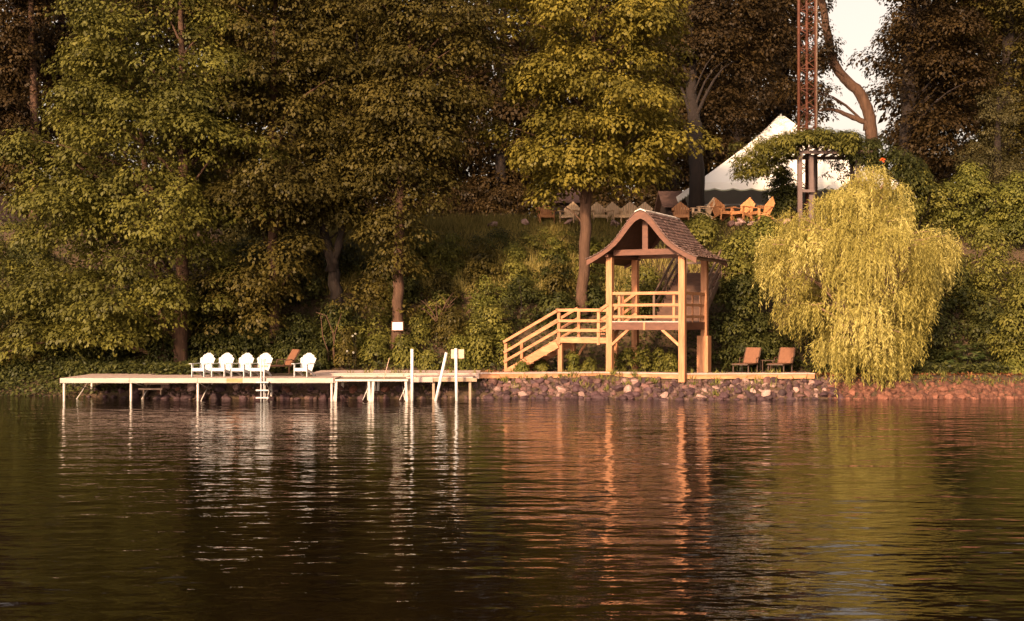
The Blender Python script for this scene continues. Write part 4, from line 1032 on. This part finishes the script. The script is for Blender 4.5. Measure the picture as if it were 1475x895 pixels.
C = np.concatenate([C, np.stack([(px - CX) * yy / F, yy, HC - (py - HY) * yy / F], 1)]); R = np.concatenate([R, rng.uniform(.2, .36, n)]); out = np.concatenate([out, np.tile([0, -1.0, 0], (n, 1))])
P, Nn, T, ll, ww, val = tuft_leaves(C, R, out, 75, .2, .4, .5, .3); leaves('foliage', P - vb, Nn, T, ll, ww, val, 'leaf_deep', vn)
b = MB()
for dx in (1.3, 2.7): b.tube([Vector((dx, 0, -3.6)), Vector((dx + .1, -.2, -2)), Vector((dx - .1, 0, -.6)), Vector((dx + .2, .1, .2))], [.07, .06, .05, .03], 6)
b.build('stem', 'bark_dark', vn)
b = MB(); pc = at(1271, 231, 54.0) - Vector(vb)
for k in range(9):
    a = random.uniform(0, 6.28); d = Vector((math.cos(a) * .08, random.uniform(-.05, .05), math.sin(a) * .07)); b.tube([pc + d * .2, pc + d, pc + d * 1.4 + Vector((0, -.03, -.03))], [.012, .03, .04], 6)
b.build('blossom', 'blossom_red', vn)

# ------------------------------------------------------------------ shrubs
# thicket on the slope between the trees and the stairs
def slope_y_for(px, py):
    """distance at which the hillside is seen at this pixel"""
    for Y in np.arange(44.5, 58, .1):
        p = at(px, py, Y)
        if p.z <= ground(p.x, Y): return float(Y)
    return 57.0
k = 0
for py, x0, x1, step, hh, lm in ((532, 455, 672, 44, 40, 'leaf_shrub'), (505, 440, 690, 52, 48, 'leaf_shrub'), (470, 500, 840, 56, 52, 'leaf_deep'), (440, 520, 900, 54, 46, 'leaf_shrub'), (410, 540, 900, 52, 42, 'leaf_shrub'), (380, 600, 900, 50, 36, 'leaf_shrub_bright'), (356, 620, 870, 90, 22, 'leaf_shrub_bright')):
    px = x0 + random.uniform(0, 15)
    while px < x1:
        y_ = py + random.uniform(-9, 6); Y = slope_y_for(px, min(y_, 533))
        tp_ = y_ - hh * random.uniform(.7, 1.35)
        if abs(px - 572) < step * .62 + 14 and Y < 48.3: tp_ = max(tp_, 488)
        if tp_ > y_ - 8: px += step * .7; continue
        shrub('slope_shrub', 'leafy green shrub in the thicket on the slope left of the gazebo', 'shrub', Y, px, y_ + 4, tp_, step * random.uniform(.45, .72), random.choice([lm, lm, 'leaf_shrub', 'leaf_olive', 'leaf_deep', 'leaf_shrub_bright']),
              n=30, per=62, tr=random.uniform(.3, .46), L=random.uniform(.09, .19), asp=random.uniform(.35, .7), group='thicket shrubs on the slope left of the gazebo'); px += step * random.uniform(.8, 1.2)
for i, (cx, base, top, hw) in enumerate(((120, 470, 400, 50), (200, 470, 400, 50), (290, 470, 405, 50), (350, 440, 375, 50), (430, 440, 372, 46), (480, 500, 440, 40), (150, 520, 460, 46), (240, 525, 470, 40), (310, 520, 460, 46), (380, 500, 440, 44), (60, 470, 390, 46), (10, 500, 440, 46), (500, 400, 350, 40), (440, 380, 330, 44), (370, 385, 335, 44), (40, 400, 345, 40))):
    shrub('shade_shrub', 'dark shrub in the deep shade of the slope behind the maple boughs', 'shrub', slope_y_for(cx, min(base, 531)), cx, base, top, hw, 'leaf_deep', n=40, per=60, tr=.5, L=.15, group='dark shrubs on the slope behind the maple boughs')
for cx, base, top, hw, Y, lm, n, lab in (
    (1068, 538, 395, 52, 47.6, 'leaf_deep', 110, 'tall dark green bush behind the loungers, right of the gazebo'),
    (688, 536, 468, 32, 47.4, 'leaf_shrub', 50, 'full green bush just left of the lowest stair post'),
    (706, 492, 436, 34, 48.6, 'leaf_shrub', 50, 'green bush rising behind the lower stair railing'),
    (650, 500, 446, 34, 48.4, 'leaf_olive', 45, 'olive bush on the slope behind the plain pinkish board'),
    (1064, 430, 338, 56, 48.8, 'leaf_shrub', 110, 'rounded green bush above the loungers, right of the gazebo roof'),
    (1010, 350, 312, 38, 53, 'leaf_shrub', 50, 'low bush just right of the gazebo roof below the chairs'),
    (1100, 365, 316, 48, 53, 'leaf_shrub_bright', 60, 'light green low bush between hilltop chairs and willow top'),
    (1310, 340, 222, 55, 55.5, 'leaf_shrub', 110, 'bushy green shrub behind the upper right of the willow'),
    (1395, 350, 235, 62, 55.5, 'leaf_shrub_bright', 130, 'sunlit yellow-green bush below the juniper spire'),
    (1465, 350, 250, 50, 54.5, 'leaf_shrub_bright', 100, 'sunlit yellow-green bush at the right edge below the evergreen'),
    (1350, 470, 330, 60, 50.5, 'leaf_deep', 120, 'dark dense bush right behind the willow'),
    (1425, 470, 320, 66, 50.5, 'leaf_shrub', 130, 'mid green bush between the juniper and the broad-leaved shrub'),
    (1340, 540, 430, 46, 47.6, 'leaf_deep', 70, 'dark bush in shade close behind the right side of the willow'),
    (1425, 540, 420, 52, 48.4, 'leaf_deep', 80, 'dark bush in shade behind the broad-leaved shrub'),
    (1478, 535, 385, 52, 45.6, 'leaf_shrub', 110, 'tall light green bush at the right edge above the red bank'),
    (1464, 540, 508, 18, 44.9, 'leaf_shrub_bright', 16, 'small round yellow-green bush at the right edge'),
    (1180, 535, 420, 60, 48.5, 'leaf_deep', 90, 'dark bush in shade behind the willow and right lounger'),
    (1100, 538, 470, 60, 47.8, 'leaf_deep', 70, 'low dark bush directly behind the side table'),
    (25, 560, 455, 62, 47.4, 'leaf_olive', 100, 'dark olive bush at the left edge above the water'),
    (95, 560, 495, 55, 47.0, 'leaf_deep', 80, 'low dark bush beside the left end of the dock'),
    (185, 548, 480, 60, 48.5, 'leaf_deep', 70, 'dark bush under the maple behind the dock'),
    (345, 545, 470, 62, 48.2, 'leaf_deep', 80, 'dark bush in shade behind the row of white chairs'),
    (430, 540, 455, 52, 47.8, 'leaf_deep', 80, 'dark bush behind the lone white chair'),
    (-5, 470, 350, 52, 50, 'leaf_maple', 90, 'bright sapling bush below the cabin at the left edge'),
    (60, 500, 335, 34, 50.5, 'leaf_maple', 80, 'slim bright sapling between cabin and maple boughs'),
    (35, 430, 335, 46, 54.0, 'leaf_maple', 80, 'rounded yellowish bush on the slope just below the cabin'),
    (18, 356, 326, 34, 56.6, 'leaf_shrub', 50, 'rounded bush at the top of the slope under the dark cabin'),
    (98, 360, 318, 36, 56.4, 'leaf_olive', 50, 'olive bush on the slope top partly behind the broad maple'),
    (-30, 362, 322, 36, 56.4, 'leaf_olive', 40, 'olive bush at the left edge at the foot of the cabin'),
    (50, 380, 312, 30, 57.0, 'leaf_olive', 60, 'olive bush standing beside the dark cabin wall'),
    (8, 385, 352, 40, 57.5, 'leaf_deep', 50, 'low dark bush right below the dark cabin'),
    (1128, 312, 234, 24, 58.5, 'leaf_deep', 70, 'dark shrub between the tent and the pergola posts'),
    (-20, 560, 430, 50, 46.6, 'leaf_maple', 90, 'big bush leaning over the water at the left edge'),
    (30, 572, 525, 50, 45.9, 'leaf_deep', 60, 'low dark bush at the waterline left of the dock end'),
    (110, 572, 528, 46, 45.4, 'leaf_deep', 50, 'low dark bush at the waterline behind the dock end legs'),
    (930, 470, 385, 50, 50.2, 'leaf_shrub', 60, 'green shrub seen through the gazebo beside the old stairs')):
    shrub('bush', lab, 'bush', Y, cx, base, top, hw, lm, n=n, per=75, tr=.48, L=.14)
for cx, base, top, hw, Y, lab in ((722, 533, 472, 14, 47.2, 'leafy bright plant at the foot of the stair railing'), (752, 540, 520, 12, 44.9, 'small yellow-green plant growing by the lowest stair'),
                                 (826, 535, 505, 7, 45.3, 'single upright leafy stem under the stair landing')):
    shrub('leafy_plant', lab, 'plant', Y, cx, base, top, hw, 'leaf_shrub_bright', n=16, per=40, tr=.22, L=.12)
for i, (cx, top, hw, Y) in enumerate(((905, 500, 14, 45.4), (925, 492, 15, 45.6), (948, 502, 14, 45.2), (965, 512, 13, 45.0), (890, 512, 12, 45.4), (850, 520, 18, 45.8), (780, 520, 14, 46.2))):
    shrub('shade_plant', 'leafy green plant growing under the gazebo and landing floors', 'plant', Y, cx, 536, top, hw, 'leaf_shrub', n=20, per=45, tr=.2, L=.1, group='plants growing under the gazebo and landing')
# broad-leaved rhododendron: whorls of long leaves
rb = at(1392, 541, 46.2); rh = empty('rhododendron', rb); tag(rh, 'broad-leaved shrub with whorls of long shiny leaves above the red bank', 'shrub')
P, Nn, T, ll, val = [], [], [], [], []
for i in range(85):
    a, e = rng.uniform(-math.pi, math.pi), rng.uniform(.05, 1.2); c = np.array([math.cos(a) * math.cos(e) * 1.15, math.sin(a) * math.cos(e) * .9, .25 + math.sin(e) * 1.15]) * rng.uniform(.75, 1.0); tv = rng.random()
    for j in range(11):
        b_ = j * 2 * math.pi / 11 + rng.uniform(-.2, .2); d = np.array([math.cos(b_), math.sin(b_), rng.uniform(-.25, .35)]) + unit(c) * .35
        P.append(c); T.append(d); Nn.append(np.array([0, 0, 1]) + unit(c) * .5 + rng.normal(size=3) * .2); ll.append(rng.uniform(.17, .27)); val.append(.4 * tv + .6 * rng.random())
ll = np.array(ll); leaves('foliage', np.array(P), np.array(Nn), np.array(T), ll, ll * .32, np.array(val), 'leaf_rhodo', rh)
b = MB()
for k in range(8): b.tube(limb_path((random.uniform(-.1, .1), 0, -.3), Vector(P[k * 99]), .08, 4), [.035, .03, .025, .018, .01], 5)
b.build('stem', 'bark_dark', rh)
# white wild flowers
fl = empty('wildflower', at(510, 534, 46.4)); tag(fl, 'few small white flowers on thin stalks behind the platform end', 'flower')
sb, bb = MB(), []
for px, py in ((508, 484), (512, 481), (500, 506), (509, 508)):
    q = at(px, py, 46.2) - Vector(fl.location); sb.tube(limb_path((q.x * .5, 0, -.2), q, .02, 4), .006, 4)
    f_ = MB()
    for k in range(6):
        a = k * math.pi / 3; d = Vector((math.cos(a), 0, math.sin(a))) * .034; w_ = Vector((-math.sin(a), 0, math.cos(a))) * .02
        f_.hexa([q + d * .1 - w_, q + d - w_, q + d + w_, q + d * .1 + w_, q + d * .1 - w_ + Vector((0, -.02, 0)), q + d - w_ + Vector((0, -.02, 0)), q + d + w_ + Vector((0, -.02, 0)), q + d * .1 + w_ + Vector((0, -.02, 0))])
    f_.build('blossom', 'blossom_white', fl)
sb.build('stem', 'bark_dark', fl)
# bare twigs on the slope
tg = empty('bare_branches', at(632, 455, 48.6)); tag(tg, 'bare reddish branches sticking out of the slope thicket', 'branches')
b = MB()
for k in range(11):
    e = Vector((random.uniform(-1.0, 1.0), random.uniform(-.5, .1), random.uniform(.3, 1.1))); pth = limb_path((0, 0, -.4), e, .1, 5); b.tube(pth, [.04, .034, .027, .02, .014, .007], 5)
    for j in range(2): b.tube(limb_path(pth[3], pth[3] + Vector((random.uniform(-.4, .4), -.1, random.uniform(.1, .4))), .1, 3), [.015, .012, .008, .005], 4)
b.build('twigs', 'bark', tg)
vnb = empty('hanging_vine', at(472, 510, 47.2)); tag(vnb, 'thin curling bare vine stems hanging near the forked tree', 'vine')
b = MB()
for pp in (((455, 450), (470, 455), (480, 480), (482, 520)), ((462, 455), (465, 485), (472, 505), (474, 528)), ((492, 452), (483, 478), (480, 505), (481, 525))):
    b.tube([at(x, y, 47.0) - Vector(vnb.location) for x, y in pp], [.014, .02, .022, .025], 5)
b.build('stems', 'bark', vnb)

# ------------------------------------------------------------------ grass and ground cover
def blades(name, pts, hmin, hmax, wd, mat, label, lean=.35):
    n = len(pts); T = np.array([0, 0, 1.0]) + rng.normal(size=(n, 3)) * lean; Nn = np.stack([rng.normal(size=n) * .6, -np.ones(n), rng.random(n) * .5], 1)
    Lh = rng.uniform(hmin, hmax, n); o = leaves(name, pts, Nn, T, Lh, wd, rng.random(n), mat, fold=.02); tag(o, label, 'grass', kind='stuff'); return o
def scatter(n, x0, x1, y0, y1):
    x = rng.uniform(x0, x1, n); y = rng.uniform(y0, y1, n); z = np.array([ground(a, c) for a, c in zip(x, y)]); return np.stack([x, y, z], 1)
blades('tall_grass', np.concatenate([scatter(26000, -14, 5.5, 51.5, 57.5), scatter(5000, 5.5, 20, 53, 57)]), .3, .75, .035, 'grass', 'tall dry grass on the upper slope below the terrace')
pt = np.concatenate([scatter(16000, -22, 22, 46.6, 52.5), scatter(8000, -30, -10, 50, 58), scatter(5000, 12, 22, 44.2, 47), scatter(6000, -24, -8, 45, 47), scatter(5000, -24, -11, 43.6, 46)])
n = len(pt); pt[:, 2] += rng.uniform(0.02, .4, n)
o = leaves('undergrowth', pt, np.array([0, -.5, 1.0]) + rng.normal(size=(n, 3)) * .5, rng.normal(size=(n, 3)), rng.uniform(.1, .22, n), .09, rng.random(n), 'leaf_deep'); tag(o, 'low leafy undergrowth covering the hillside soil', 'undergrowth', kind='stuff')
wp = []
for k in range(130):
    x = rng.uniform(-7, 20); f = rng.choice([rng.uniform(.55, 1.1), rng.uniform(.1, 1.1)]); y = shore_y(x) + f * 1.2; m_ = int(rng.integers(5, 16))
    wp.append(np.stack([x + rng.normal(size=m_) * .09, y + rng.normal(size=m_) * .05, np.full(m_, ground(x, y) + .04)], 1))
blades('shore_weeds', np.concatenate(wp), .12, .38, .03, 'leaf_shrub', 'sparse green weeds growing between the shore stones', .45)
pt = np.concatenate([scatter(3500, 10.5, 22, 43.3, 45.2), scatter(2500, -8, 4, 45.3, 46.8)]); n = len(pt); pt[:, 2] += .03
M['litter'] = leaf_mat('litter', (0.10, 0.032, 0.014), (0.20, 0.072, 0.032), (0.30, 0.13, 0.06), trans=.05)
o = leaves('leaf_litter', pt, np.array([0, 0, 1.0]) + rng.normal(size=(n, 3)) * .35, rng.normal(size=(n, 3)), rng.uniform(.06, .14, n), .06, rng.random(n), 'litter'); tag(o, 'reddish brown leaf litter on the bank soil', 'leaf litter', kind='stuff')
